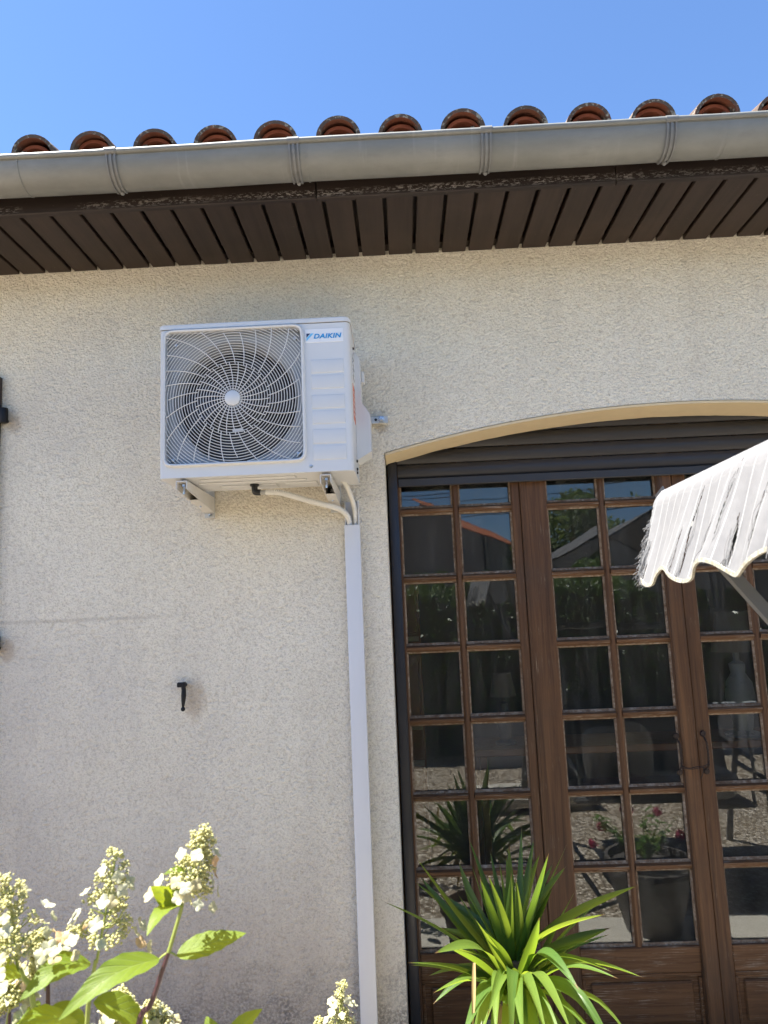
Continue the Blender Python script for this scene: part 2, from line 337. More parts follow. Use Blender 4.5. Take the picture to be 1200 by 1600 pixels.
# ------------------------------------------------------------------ geometry helpers
class MB:
    def __init__(s): s.v = []; s.f = []; s.sm = []; s.uv = {}
    def add(s, vs, fs, smooth=False):
        o = len(s.v); s.v += [tuple(p) for p in vs]; s.f += [tuple(i + o for i in f) for f in fs]; s.sm += [smooth] * len(fs); return o
    def box(s, a, b, bev=0., seg=1):
        x0, x1 = sorted((a[0], b[0])); y0, y1 = sorted((a[1], b[1])); z0, z1 = sorted((a[2], b[2]))
        if bev <= 0:
            s.add([(x, y, z) for x in (x0, x1) for y in (y0, y1) for z in (z0, z1)],
                  [(0, 1, 3, 2), (4, 6, 7, 5), (0, 4, 5, 1), (2, 3, 7, 6), (0, 2, 6, 4), (1, 5, 7, 3)])
            return s
        bm = bmesh.new(); bmesh.ops.create_cube(bm, size=1)
        for v in bm.verts: v.co = ((x0 + x1) / 2 + v.co.x * (x1 - x0), (y0 + y1) / 2 + v.co.y * (y1 - y0), (z0 + z1) / 2 + v.co.z * (z1 - z0))
        bmesh.ops.bevel(bm, geom=list(bm.edges), offset=bev, segments=seg, affect='EDGES', profile=.5)
        bm.verts.index_update(); s.add([v.co for v in bm.verts], [[v.index for v in f.verts] for f in bm.faces], seg > 1); bm.free(); return s
    def prism(s, pts, axis, a, b):
        """pts: 2-D outline, extruded along axis (0,1,2) from a to b"""
        def P(p, t): return {0: (t, p[0], p[1]), 1: (p[0], t, p[1]), 2: (p[0], p[1], t)}[axis]
        n = len(pts); s.add([P(p, a) for p in pts] + [P(p, b) for p in pts],
                            [tuple(range(n)), tuple(range(2 * n - 1, n - 1, -1))] + [(i, i + n, (i + 1) % n + n, (i + 1) % n) for i in range(n)]); return s
    def tube(s, pts, r, n=8, caps=True, twist=0., square=False):
        pts = [Vector(p) for p in pts]; k = len(pts); rs = r if isinstance(r, (list, tuple)) else [r] * k
        vs = []; up = None
        for i, p in enumerate(pts):
            t = (pts[min(i + 1, k - 1)] - pts[max(i - 1, 0)]).normalized()
            if up is None: up = Vector((0, 0, 1)) if abs(t.z) < .9 else Vector((1, 0, 0))
            a = t.cross(up).normalized(); up = a.cross(t).normalized()
            for j in range(n):
                an = 2 * math.pi * j / n + twist * i
                vs.append(p + (a * math.cos(an) + up * math.sin(an)) * rs[i])
        fs = [(i * n + j, i * n + (j + 1) % n, (i + 1) * n + (j + 1) % n, (i + 1) * n + j) for i in range(k - 1) for j in range(n)]
        s.add(vs, fs, not square)
        if caps: s.add(vs[:n], [tuple(range(n - 1, -1, -1))]); s.add(vs[-n:], [tuple(range(n))])
        return s
    def lathe(s, prof, c, n=24, axis='Z'):
        vs = []
        for (r, h) in prof:
            for j in range(n):
                a = 2 * math.pi * j / n
                q = (r * math.cos(a), r * math.sin(a), h)
                if axis == 'Y': q = (q[0], q[2], q[1])
                if axis == 'X': q = (q[2], q[0], q[1])
                vs.append((c[0] + q[0], c[1] + q[1], c[2] + q[2]))
        s.add(vs, [(i * n + j, i * n + (j + 1) % n, (i + 1) * n + (j + 1) % n, (i + 1) * n + j) for i in range(len(prof) - 1) for j in range(n)], True); return s
    def ball(s, c, r, seg=8, rings=5):
        prof = [(max(.0001, r * math.sin(math.pi * i / rings)), r * math.cos(math.pi * i / rings)) for i in range(rings + 1)]
        return s.lathe(prof, c, seg)
    def grid(s, fn, nu, nv, smooth=True, skip=None):
        vs = [fn(i / nu, j / nv) for i in range(nu + 1) for j in range(nv + 1)]
        fs = [(i * (nv + 1) + j, (i + 1) * (nv + 1) + j, (i + 1) * (nv + 1) + j + 1, i * (nv + 1) + j + 1) for i in range(nu) for j in range(nv) if not (skip and skip((i + .5) / nu, (j + .5) / nv))]
        return s.add(vs, fs, smooth)
    def mesh(s, name, mat):
        me = bpy.data.meshes.new(name); me.from_pydata(s.v, [], s.f); me.polygons.foreach_set('use_smooth', s.sm)
        for m in (mat if isinstance(mat, (list, tuple)) else [mat]): me.materials.append(M[m])
        bm = bmesh.new(); bm.from_mesh(me); bmesh.ops.recalc_face_normals(bm, faces=bm.faces); bm.to_mesh(me); bm.free()
        if any(s.sm): me.set_sharp_from_angle(angle=R(42))
        me.update(); return me
    def build(s, name, mat, parent=None, loc=None, attr=None):
        if attr:
            me = s.mesh(name, mat)
            for k_, vals in attr.items():
                at = me.attributes.new(k_, 'FLOAT', 'POINT'); at.data.foreach_set('value', vals)
            return link(name, me, parent, loc)
        return link(name, s.mesh(name, mat), parent, loc)
def link(name, me, parent=None, loc=None):
    o = bpy.data.objects.new(name, me); COL.objects.link(o)
    if parent:
        o.parent = parent; o.matrix_parent_inverse = Matrix.Translation(-WL.get(parent.name, Vector()))
    if loc: o.location = loc
    WL[o.name] = Vector(loc) if loc else Vector()
    return o
WL = {}          # where each object's origin stands in the world
def tag(o, label, cat, group=None, kind=None):
    o['label'] = label; o['category'] = cat
    if group: o['group'] = group
    if kind: o['kind'] = kind
    return o
def thing(name, label, cat, group=None, loc=(0, 0, 0)):
    o = bpy.data.objects.new(name, None); COL.objects.link(o); o.location = loc; o.empty_display_size = .1; WL[o.name] = Vector(loc)
    return tag(o, label, cat, group)
def structure(o, label, cat):
    o['kind'] = 'structure'; o['label'] = label; o['category'] = cat; return o
def smoothpath(pts, n=8):
    pts = [Vector(p) for p in pts]; P = [pts[0] * 2 - pts[1]] + pts + [pts[-1] * 2 - pts[-2]]; out = []
    for i in range(1, len(P) - 2):
        for k in range(n):
            t = k / n; a, b, c, d = P[i - 1:i + 3]
            out.append(.5 * ((2 * b) + (c - a) * t + (2 * a - 5 * b + 4 * c - d) * t * t + (3 * b - a - 3 * c + d) * t ** 3))
    out.append(pts[-1]); return out

# ================================================================== THE SETTING
g = MB(); g.add([(-150, -150, 0), (150, -150, 0), (150, 150, 0), (-150, 150, 0)], [(0, 1, 2, 3)])
structure(g.build('ground', 'gravel'), 'pale gravel yard in front of the house', 'ground')
g = MB(); g.box((-.05, -1.02, .004), (4.6, .20, .045), .006)
structure(g.build('terrace', 'concrete'), 'pale concrete terrace strip below the french doors', 'terrace')
g = MB(); g.grid(lambda a, b: (-4.5 + a * 4.42, -2.25 + b * 2.24, .006 + .05 * math.sin(math.pi * a) * math.sin(math.pi * b) + .018 * noise.noise((a * 30, b * 16, 0))), 60, 30)
structure(g.build('soil_bed', 'soil'), 'dark soil flower bed along the rendered wall', 'flower bed')

# ================================================================== THE HOUSE
OX0, OX1, AX, AZ, AR = -.055, 2.315, 1.13, 2.511, 4.62            # opening and arch
def arch(x): return AZ - (AR - math.sqrt(AR * AR - (x - AX) ** 2))
house = thing('house', 'rendered house with tiled eave, arched glazed doors and roughcast front', 'house', loc=(1.13, .2, 0))
X0, X1, WT = -6.0, 5.5, 3.50
wl = MB(); n = 48
xs = [OX0 + (OX1 - OX0) * i / n for i in range(n + 1)]
T = .26
wl.box((X0, 0, -.05), (OX0, T, WT)); wl.box((OX1, 0, -.05), (X1, T, WT))
for i in range(n):
    a, b = xs[i], xs[i + 1]; za, zb = arch(a), arch(b)
    wl.add([(a, 0, za), (b, 0, zb), (b, 0, WT), (a, 0, WT), (a, T, za), (b, T, zb), (b, T, WT), (a, T, WT)],
           [(0, 1, 2, 3), (4, 7, 6, 5), (0, 4, 5, 1), (3, 2, 6, 7)])
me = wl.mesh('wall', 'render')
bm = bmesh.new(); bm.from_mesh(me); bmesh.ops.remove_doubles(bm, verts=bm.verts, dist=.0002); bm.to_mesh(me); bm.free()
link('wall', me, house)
# painted lining of the arch: a thin coat under the arch and down the jambs
ln = MB(); k = 90
for i in range(k):
    a, b = OX0 + .004 + (OX1 - OX0 - .008) * i / k, OX0 + .004 + (OX1 - OX0 - .008) * (i + 1) / k
    ya, yb = (.186 + .010 * noise.noise((a * 9, 1, 0)) + .005 * noise.noise((a * 40, 5, 0)) for a in (a, b))
    za, zb = arch(a) - .003, arch(b) - .003
    ln.add([(a, -.002, za), (b, -.002, zb), (b, yb, zb), (a, ya, za), (a, -.002, za - .009), (b, -.002, zb - .009), (b, yb, zb - .009), (a, ya, za - .009)],
           [(0, 1, 2, 3), (4, 7, 6, 5), (0, 4, 5, 1), (3, 2, 6, 7)])
ln.build('arch_lining', 'ochre_paint', house)
# the rest of the shell
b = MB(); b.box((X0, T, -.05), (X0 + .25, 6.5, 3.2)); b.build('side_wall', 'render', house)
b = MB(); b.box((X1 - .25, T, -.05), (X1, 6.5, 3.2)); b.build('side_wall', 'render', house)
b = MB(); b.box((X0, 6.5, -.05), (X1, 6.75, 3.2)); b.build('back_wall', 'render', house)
b = MB(); b.box((X0 + .25, T, 2.74), (X1 - .25, 6.5, 2.86)); b.build('room_ceiling', 'room_wall', house)
b = MB(); b.box((-2.4, T + .2, .0), (3.9, 5.2, .06)); b.build('room_floor', 'room_floor', house)
b = MB(); b.box((-2.4, 4.6, .06), (3.9, 4.7, 2.74)); b.build('room_wall', 'room_wall', house)
b = MB(); b.box((-2.45, T, .06), (-2.4, 4.7, 2.74)); b.build('room_wall', 'room_wall', house)
b = MB(); b.box((3.9, T, .06), (3.95, 4.7, 2.74)); b.build('room_wall', 'room_wall', house)

# ---- eave: soffit boards, fascia, gutter, tiles
SZ = 3.188; PITCH = .10925; EO = -.445
bd = MB(); bd.box((-PITCH / 2 + .0064, EO, SZ), (PITCH / 2 - .0064, -.003, SZ + .018), .0025); bme = bd.mesh('soffit_board', 'soffit_stain')
for i in range(-33, 34):
    o = link('soffit_board', bme, house, (-.008 + PITCH * (i + .5), 0, rnd.uniform(-.0012, .0012)))
    o.scale.x = rnd.uniform(.975, 1.0)
for a, b_ in ((X0, -.008 - PITCH * 33), (-.008 + PITCH * 34, X1)):
    b = MB(); b.box((a, EO, SZ), (b_, -.003, SZ + .018)); b.build('soffit_panel', 'soffit_stain', house)
b = MB(); b.box((X0, -.052, SZ + .020), (X1, -.002, SZ + .052)); b.build('wall_batten', 'fascia_stain', house)
b = MB(); b.box((X0, EO + .002, SZ + .055), (X1, -.003, SZ + .075)); b.build('rafter_batten', 'fascia_stain', house)
joints = (X0, -2.35, -.245, .795, 2.9, X1)
for a, c in zip(joints[:-1], joints[1:]):
    b = MB(); b.box((a + .0015, EO - .026, SZ - .022), (c - .0015, EO - .001, SZ + .15), .003); b.build('fascia_board', 'fascia_stain', house)
# gutter: rolled half-round zinc with a bead along the front lip
GY, GZ, GR = -.551, 3.268, .0755
gp = []
for i in range(19):
    a = math.pi * i / 18
    gp.append((GY + GR * math.cos(a), GZ - GR * 1.03 * math.sin(a)))
gt = MB()
inner = [(GY + (p[0] - GY) * .975, GZ + (p[1] - GZ) * .975) for p in gp]
ring = gp + inner[::-1]
def wob(x): return .0025 * noise.noise((x * 1.3, 0, 0)) + .0012 * noise.noise((x * 6, 3, 0))
NX = 96
gt.grid(lambda u, v: (X0 + (X1 - X0) * u, gp[round(v * 18)][0] + wob(X0 + (X1 - X0) * u), gp[round(v * 18)][1] + wob(9 + (X1 - X0) * u)), NX, 18)
gt.grid(lambda u, v: (X0 + (X1 - X0) * u, inner[round(v * 18)][0] + wob(X0 + (X1 - X0) * u), inner[round(v * 18)][1] + wob(9 + (X1 - X0) * u)), NX, 18)
gutter = gt.build('gutter', 'zinc', house)
b = MB(); b.tube([(X0 + (X1 - X0) * i / NX, GY - GR - .003 + wob(X0 + (X1 - X0) * i / NX), GZ + .007 + wob(9 + (X1 - X0) * i / NX)) for i in range(NX + 1)], .0095, 10); b.build('rolled_lip', 'zinc', gutter)
def strap(x, w=.038):
    m = MB()
    for (a, c, off) in ((-w / 2, w / 2, .0022), (-w / 2 + .002, -w / 2 + .008, .006), (-.004, .004, .006), (w / 2 - .008, w / 2 - .002, .006)):
        P = []
        for i in range(15):
            an = R(2) + R(112) * i / 14; rr = GR + off
            P.append((GY - rr * math.cos(an), GZ - rr * 1.03 * math.sin(an)))
        Q = [(GY + (p[0] - GY) * (GR / (GR + off) - .004), GZ + (p[1] - GZ) * (GR / (GR + off) - .004)) for p in P]
        m.prism(P + Q[::-1], 0, x + a, x + c)
    m.tube([(x - w / 2, GY - GR - .003, GZ + .007), (x + w / 2, GY - GR - .003, GZ + .007)], .0125, 10)
    m.ball((x + .003, GY + .02, GZ - GR * 1.03 - .004), .008, 8, 5)
    m.build('gutter_strap', 'dull_zinc', gutter)
for x in (-2.72, -2.11, -1.51, -.906, -.299, .334, .935, 1.54, 2.14): strap(x)
for x in (-1.222, -.26, 1.12):
    m = MB(); P = [(GY - (GR + .0018) * math.cos(R(2 + 11 * i)), GZ - (GR + .0018) * 1.03 * math.sin(R(2 + 11 * i))) for i in range(12)]
    Q = [(GY + (p[0] - GY) * .972, GZ + (p[1] - GZ) * .972) for p in P]; m.prism(P + Q[::-1], 0, x - .003, x + .003); m.build('solder_seam', 'zinc', gutter)
# roof deck and canal tiles
SL = .30
deck = MB(); deck.prism([(-.50, 3.335), (3.1, 3.335 + 3.6 * SL), (6.9, 3.2), (6.9, 3.15), (3.1, 3.285 + 3.6 * SL), (-.50, 3.31)], 0, X0 - .1, X1 + .1)
roof = deck.build('roof', 'tile', house)
def barrel(r0, r1, L, th, rise, up=True, n=14, sag=0.):
    """half-round clay tile along +y, nose at y=0"""
    m = MB(); vs = []
    for jy, (y, r) in enumerate(((0, r0), (L, r1))):
        for rr in (r, r - th):
            for i in range(n + 1):
                a = math.pi * i / n
                z = rr * rise * math.sin(a) * (1 if up else -1)
                vs.append((rr * math.cos(a), y, z))
    k = n + 1; F = []
    for i in range(n):
        F += [(i, i + 1, 2 * k + i + 1, 2 * k + i), (k + i, 3 * k + i, 3 * k + i + 1, k + i + 1), (i, k + i, k + i + 1, i + 1), (2 * k + i, 2 * k + i + 1, 3 * k + i + 1, 3 * k + i)]
    F += [(0, 2 * k, 3 * k, k), (n, k + n, 3 * k + n, 2 * k + n)]
    m.add(vs, F, True); return m
TP = .2148
cover = barrel(.0775, .066, .46, .0125, .92).mesh('cover_tile', 'tile')
under = barrel(.0640, .054, .45, .012, .88).mesh('lining_tile', 'clean_tile')
pan = barrel(.082, .094, .47, .0125, .55, False).mesh('pan_tile', 'tile')
cl = MB()
cl.prism([(-.058, -.012), (-.045, .022), (-.030, .016), (-.016, .008), (-.006, .030), (.005, .028), (.013, .008), (.032, .014), (.046, .024), (.058, -.012)], 1, .050, .062)
clm = cl.mesh('eave_comb', 'clean_tile')
cl = MB(); cl.prism([(.050 * math.cos(math.pi * i / 12), .040 * math.sin(math.pi * i / 12) - .012 * (i in (0, 12))) for i in range(13)], 1, .066, .085); plug = cl.mesh('shade_plug', 'pot_dark')  # dark disc added to stand in for the shade inside each tile mouth
for i in range(-16, 17):
    x = .059 + TP * i
    for c in range(3):
        y = -.525 + .37 * c; z = 3.352 + SL * (.37 * c) + .012 * c
        dy, dz, rt = rnd.uniform(-.012, .012), rnd.uniform(-.004, .004), rnd.uniform(-.02, .02)
        o = link('cover_tile', cover, roof, (x + rnd.uniform(-.004, .004), y + dy, z + dz)); o.rotation_euler = (math.atan(SL) - .02, rt, rnd.uniform(-.012, .012))
        p = link('pan_tile', pan, roof, (x + TP / 2, y + .01 + dy * .5, z + .022)); p.rotation_euler = (math.atan(SL) - .02, 0, 0)
        if c == 0:
            q = link('lining_tile', under, roof, (x, y + .026 + dy, z - .002)); q.rotation_euler = (math.atan(SL) - .02, rnd.uniform(-.03, .03), 0)
            link('shade_plug', plug, roof, (x, y + .012, z - .004))
            link('eave_comb', clm, roof, (x + rnd.uniform(-.006, .006), y + .01, z - .002))
# ---- roller shutter in its guides
rs = MB(); rs.box((-.006, .184, 2.250), (2.266, .204, 2.284), .003)
rsh = rs.build('roller_shutter', 'shutter_slat', house); rsh['label'] = 'dark roller shutter rolled up under the arch'
prof = []
for i in range(9): 
    t = i / 8; prof.append((.200 - .0095 * math.sin(math.pi * min(1, t * 1.02)) ** .8, .0015 + .0585 * t))
prof += [(.203, .060), (.203, .0015)]
sm_ = MB(); sm_.prism(prof, 0, -.006, 2.266); sm_me = sm_.mesh('slat', 'shutter_slat')
for i in range(5): link('slat', sm_me, rsh, (0, .002 * (i % 2), 2.2855 + .0625 * i))
for a, c in ((-.047, -.0085), (2.2685, 2.307)):
    m = MB(); m.box((a, .172, .045), (c, .232, 2.40), .004, 2); m.build('guide_rail', 'anthracite', rsh)

# ---- four glazed door leaves (outer, inner, inner, outer)
YF, YB, YG = .222, .262, .248            # front, back, glass plane
ROWS = [2.440, 2.151, 1.863, 1.577, 1.287, .990, .703, .412]
def muntin_bar(x0, x1, z0, z1, horiz):
    """moulded glazing bar: flat face with two splayed shoulders"""
    m = MB(); d = .0075
    if horiz:
        zc, h = (z0 + z1) / 2, (z1 - z0) / 2
        m.prism([(YB, zc - h), (YF + .012, zc - h), (YF + .002, zc - h + d), (YF + .001, zc + h - d), (YF + .014, zc + h), (YB, zc + h)], 0, x0, x1)
    else:
        xc, h = (x0 + x1) / 2, (x1 - x0) / 2
        m.prism([(xc - h, YB), (xc - h, YF + .012), (xc - h + d, YF + .003), (xc + h - d, YF + .003), (xc + h, YF + .012), (xc + h, YB)], 2, z0, z1)
    return m
def bead(x0, x1, z0, z1):
    m = MB(); t = .0065
    for (a, b_, c, d) in ((x0, x1, z0, z0 + t * 1.5), (x0, x1, z1 - t, z1), (x0, x0 + t, z0 + t * 1.5, z1 - t), (x1 - t, x1, z0 + t * 1.5, z1 - t)):
        if d - c > b_ - a: m.prism([(a, YG - .003), (a, YG - .015), (b_, YG - .009), (b_, YG - .003)] if a == x0 else [(a, YG - .003), (a, YG - .009), (b_, YG - .015), (b_, YG - .003)], 2, c, d)
        else: m.prism([(YG - .003, c), (YG - .015 if c == z0 else YG - .008, c), (YG - .008 if c == z0 else YG - .015, d), (YG - .003, d)], 0, a, b_)
    return m
def leaf(x0, x1, pl, pr, label):
    """leaf between x0 and x1; glazed field from pl to pr"""
    st = MB(); st.box((x0, YF, .05), (pl, YB, 2.50), .004)
    L = st.build('door_leaf', 'oak', house); L['label'] = label
    m = MB(); m.box((pr, YF, .05), (x1, YB, 2.50), .004); m.build('stile', 'oak', L)
    w = (pr - pl - .027) / 2; xm0 = pl + w; xm1 = xm0 + .027
    m = MB(); m.box((pl, YF + .001, .318), (pr, YB, ROWS[-1]), .003); m.build('lock_rail', 'oak_rail', L)
    m = MB(); m.box((pl, YF + .001, .05), (pr, YB, .10), .003); m.build('bottom_rail', 'oak_rail', L)
    m = MB(); m.box((pl, YF + .018, .10), (pr, YB, .318))
    m.box((pl + .035, YF + .008, .135), (pr - .035, YF + .019, .283), .006); m.build('panel', 'oak_rail', L)
    for (a, b_, c, d) in ((pl, pr, .301, .318), (pl, pl + .014, .10, .301), (pr - .014, pr, .10, .301)):
        m = MB(); m.box((a, YF + .004, c), (b_, YF + .020, d), .004); m.build('panel_moulding', 'oak_rail', L)
    h = .0125
    muntin_bar(xm0, xm1, ROWS[-1], 2.50, False).build('muntin', 'oak', L)
    for z in ROWS[1:-1]:
        for a, b_ in ((pl, xm0 - .0), (xm1, pr)):
            muntin_bar(a, b_, z - h, z + h, True).build('muntin', 'oak_rail', L)
    for r in range(7):
        zt = ROWS[r] - (h if r else 0); zb = ROWS[r + 1] + (h if r < 6 else 0)
        for a, b_ in ((pl, xm0), (xm1, pr)):
            t1, t2 = rnd.uniform(-.0018, .0018), rnd.uniform(-.0018, .0018)
            m = MB(); A = [(a - .003, -t1 - t2), (b_ + .003, t1 - t2)]
            vs = []
            for dy in (0, .004):
                vs += [(a - .003, YG + dy - t1 - t2, zb - .003), (b_ + .003, YG + dy + t1 - t2, zb - .003), (b_ + .003, YG + dy + t1 + t2, zt + .003), (a - .003, YG + dy - t1 + t2, zt + .003)]
            m.add(vs, [(0, 1, 2, 3), (7, 6, 5, 4), (0, 4, 5, 1), (1, 5, 6, 2), (2, 6, 7, 3), (3, 7, 4, 0)])
            m.build('pane', 'glass', L); bead(a, b_, zb, zt).build('glazing_bead', 'bead', L)
    return L
LA = leaf(-.030, .505, .000, .468, 'folding outer door leaf beside the cable trunking')
LB = leaf(.509, 1.118, .617, 1.077, 'inner door leaf with the yucca before it')
LC = leaf(1.142, 1.752, 1.200, 1.660, 'inner door leaf behind the torn canopy')
LD = leaf(1.756, 2.29, 1.792, 2.260, 'outer door leaf at the far end of the arch')
m = MB(); m.prism([(1.080, YF - .001), (1.080, YF - .010), (1.088, YF - .016), (1.130, YF - .016), (1.138, YF - .010), (1.138, YF - .001)], 2, .05, 2.50); m.build('astragal', 'oak', LB)
m = MB(); m.tube([(.5095, YF - .001, .06), (.5095, YF - .001, 2.49)], .0045, 6); m.build('edge_bead', 'oak', LB)
m = MB(); m.box((-.05, YB, .0), (2.31, YB + .03, .052)); m.build('door_sill', 'concrete', house)
m = MB(); m.box((-.052, YB - .02, .05), (-.032, YB + .03, 2.52)); m.box((2.292, YB - .02, .05), (2.312, YB + .03, 2.52)); m.box((-.05, YF + .05, 2.505), (2.31, YB + .03, 2.56)); m.build('door_frame', 'oak', house)
def iron_handle(x, z0, z1, L):
    n_ = 26; pts = []
    for i in range(n_ + 1):
        t = i / n_; pts.append((x + .004 * math.sin(t * 3.1), YF - .006 - .020 * min(1, math.sin(math.pi * t) * 2.4), z0 + (z1 - z0) * t))
    m = MB(); m.tube(pts, [.0048 if 3 < i < n_ - 3 else .004 for i in range(n_ + 1)], 4, True, .55, True)
    for z in (z0, z1):
        m.lathe([(.0005, -.006), (.010, -.005), (.012, -.001), (.012, .002)], (x, YF - .002, z + (-.01 if z == z0 else .01)), 10, 'Y')
    m.build('handle', 'rusty_iron', L)
iron_handle(1.062, 1.065, 1.185, LB); iron_handle(1.168, 1.065, 1.190, LC)
tie = MB(); tie.tube(smoothpath([(1.062, YF - .03, 1.085), (1.09, YF - .036, 1.077), (1.12, YF - .034, 1.081), (1.150, YF - .036, 1.084), (1.168, YF - .03, 1.092)]), .0016, 5)
tie.tube(smoothpath([(1.062, YF - .034, 1.078), (1.10, YF - .033, 1.072), (1.135, YF - .038, 1.078), (1.160, YF - .03, 1.070)]), .0014, 5)
tie.tube(smoothpath([(1.145, YF - .035, 1.08), (1.142, YF - .032, 1.055), (1.132, YF - .03, 1.035)]), .0014, 5)
tag(tie.build('wire_tie', 'iron'), 'thin dark wire tying the two twisted door handles together', 'wire')

# ---- shutter of the next window, its pintles and its stop
sh = MB()
for i in range(5): sh.box((-1.597 - .115 * (i + 1) + .002, .004 - .034, .85), (-1.597 - .115 * i - .002, .0 - .004, 2.742), .003)
shutter = sh.build('window_shutter', 'shutter_wood', house)
shutter['label'] = 'dark boarded shutter of the neighbouring window'
for z in (2.577, 1.672):
    m = MB(); m.lathe([(.0005, -.031), (.015, -.030), (.0165, -.026), (.0165, .026), (.015, .030), (.0005, .031)], (-1.578, -.026, z), 14)
    m.box((-1.96, -.038, z - .012), (-1.583, -.031, z + .012), .002); m.tube([(-1.578, -.026, z - .018), (-1.578, .02, z - .018)], .008, 8)
    m.build('strap_hinge', 'iron', shutter)
st = thing('shutter_stop', 'small black iron shutter stop fixed to the bare rendered wall', 'shutter stop', loc=(-.853, 0, 1.49))
m = MB(); m.box((-.872, -.038, 1.482), (-.842, -.020, 1.500), .003); m.box((-.853, -.040, 1.480), (-.839, -.018, 1.501), .004); m.build('catch', 'iron', st)
m = MB(); m.tube([(-.849, -.030, 1.488), (-.847, -.031, 1.470), (-.847, -.032, 1.452), (-.848, -.033, 1.430), (-.849, -.034, 1.408)], [.0085, .0085, .0095, .0075, .0045], 10)
m.ball((-.849, -.034, 1.402), .0085, 12, 8); m.build('lever', 'iron', st)
m = MB(); m.tube([(-.848, -.022, 1.489), (-.848, .02, 1.489)], .006, 8); m.build('wall_pin', 'iron', st)
#MAIN2
# ================================================================== AIR CONDITIONER
AX0, AX1, AZ0, AZ1, AY0, AY1 = -.826, -.151, 2.216, 2.770, -.375, -.095
ac = thing('air_conditioner', 'white outdoor air conditioning unit with round fan grille mounted on the wall', 'air conditioner', loc=(-.49, -.24, AZ0))
LID = 2.7525
GX0, GX1, GZ0, GZ1 = -.808, -.319, 2.258, 2.744                     # grille field
HX, HZ = -.566, 2.488
def ray_rect(cx, cz, an, x0, x1, z0, z1, r=0.):
    dx, dz = math.cos(an), math.sin(an); t = 1e9
    if dx > 1e-9: t = min(t, (x1 - cx) / dx)
    if dx < -1e-9: t = min(t, (x0 - cx) / dx)
    if dz > 1e-9: t = min(t, (z1 - cz) / dz)
    if dz < -1e-9: t = min(t, (z0 - cz) / dz)
    x, z = cx + dx * t, cz + dz * t
    if r > 0:
        for sx, ccx in ((-1, x0 + r), (1, x1 - r)):
            for sz, ccz in ((-1, z0 + r), (1, z1 - r)):
                if (x - ccx) * sx > -1e-9 and (z - ccz) * sz > -1e-9:
                    ex, ez = cx - ccx, cz - ccz; bq = ex * dx + ez * dz; cq = ex * ex + ez * ez - r * r
                    tt = -bq + math.sqrt(max(0, bq * bq - cq)); return cx + dx * tt, cz + dz * tt
    return x, z
def ring_plate(m, outer, inner, prof, nA=96, center=(HX, HZ)):
    """plate between two rounded rectangles; prof = [(blend 0 outer..1 inner, y)]"""
    angs = sorted({2 * math.pi * i / nA for i in range(nA)} | {math.atan2(z - center[1], x - center[0]) % (2 * math.pi) for x in outer[:2] for z in outer[2:4]})
    k = len(angs); vs = []
    for (t, y) in prof:
        for a in angs:
            ox, oz = ray_rect(*center, a, *outer); ix, iz = ray_rect(*center, a, *inner)
            vs.append((ox + (ix - ox) * t, y, oz + (iz - oz) * t))
    m.add(vs, [(i * k + j, i * k + (j + 1) % k, (i + 1) * k + (j + 1) % k, (i + 1) * k + j) for i in range(len(prof) - 1) for j in range(k)], True)
c = MB()
rl, rr = .012, .022
def corner(cx, cy, r, a0, a1, n=8): return [(cx + r * math.cos(a0 + (a1 - a0) * i / n), cy + r * math.sin(a0 + (a1 - a0) * i / n)) for i in range(n + 1)]
left = [(AX0, AY1)] + corner(AX0 + rl, AY0 + rl, rl, math.pi, 1.5 * math.pi)
right = corner(AX1 - rr, AY0 + rr, rr, -.5 * math.pi, 0) + [(AX1, AY1)]
for pl_ in (left, right):
    c.add([(x, y, AZ0 + .004) for x, y in pl_] + [(x, y, LID - .003) for x, y in pl_], [(i, i + 1, len(pl_) + i + 1, len(pl_) + i) for i in range(len(pl_) - 1)], True)
ring_plate(c, (AX0 + rl, AX1 - rr, AZ0 + .004, LID - .003, 0), (GX0, GX1, GZ0, GZ1, .028), [(0, AY0), (1, AY0)])
c.add([(AX0, AY1, AZ0), (AX1, AY1, AZ0), (AX1, AY1, LID), (AX0, AY1, LID)], [(0, 1, 2, 3)])
casing = c.build('casing', 'ac_paint', ac)
m = MB(); ol = [(x, y) for x, y in left] + [(x, y) for x, y in right]
m.prism(ol, 2, AZ0, AZ0 + .004)
for (a, b_, y0, y1) in ((-.70, -.36, -.33, -.30), (-.72, -.33, -.27, -.25), (-.66, -.45, -.20, -.13), (-.42, -.30, -.215, -.14)):
    m.box((a, y0, AZ0 - .006), (b_, y1, AZ0 + .001), .003)
m.build('base_pan', 'ac_paint', ac)
m = MB(); g2 = .003
ol2 = [(AX0 - g2, AY1)] + corner(AX0 + rl, AY0 + rl, rl + g2, math.pi, 1.5 * math.pi) + corner(AX1 - rr, AY0 + rr, rr + g2, -.5 * math.pi, 0) + [(AX1 + g2, AY1)]
m.prism(ol2, 2, LID, AZ1 - .004); m.prism([(AX0 + .004 + (x - AX0) * .988, y + .003) for x, y in ol2], 2, AZ1 - .004, AZ1); m.build('lid', 'ac_paint', ac)
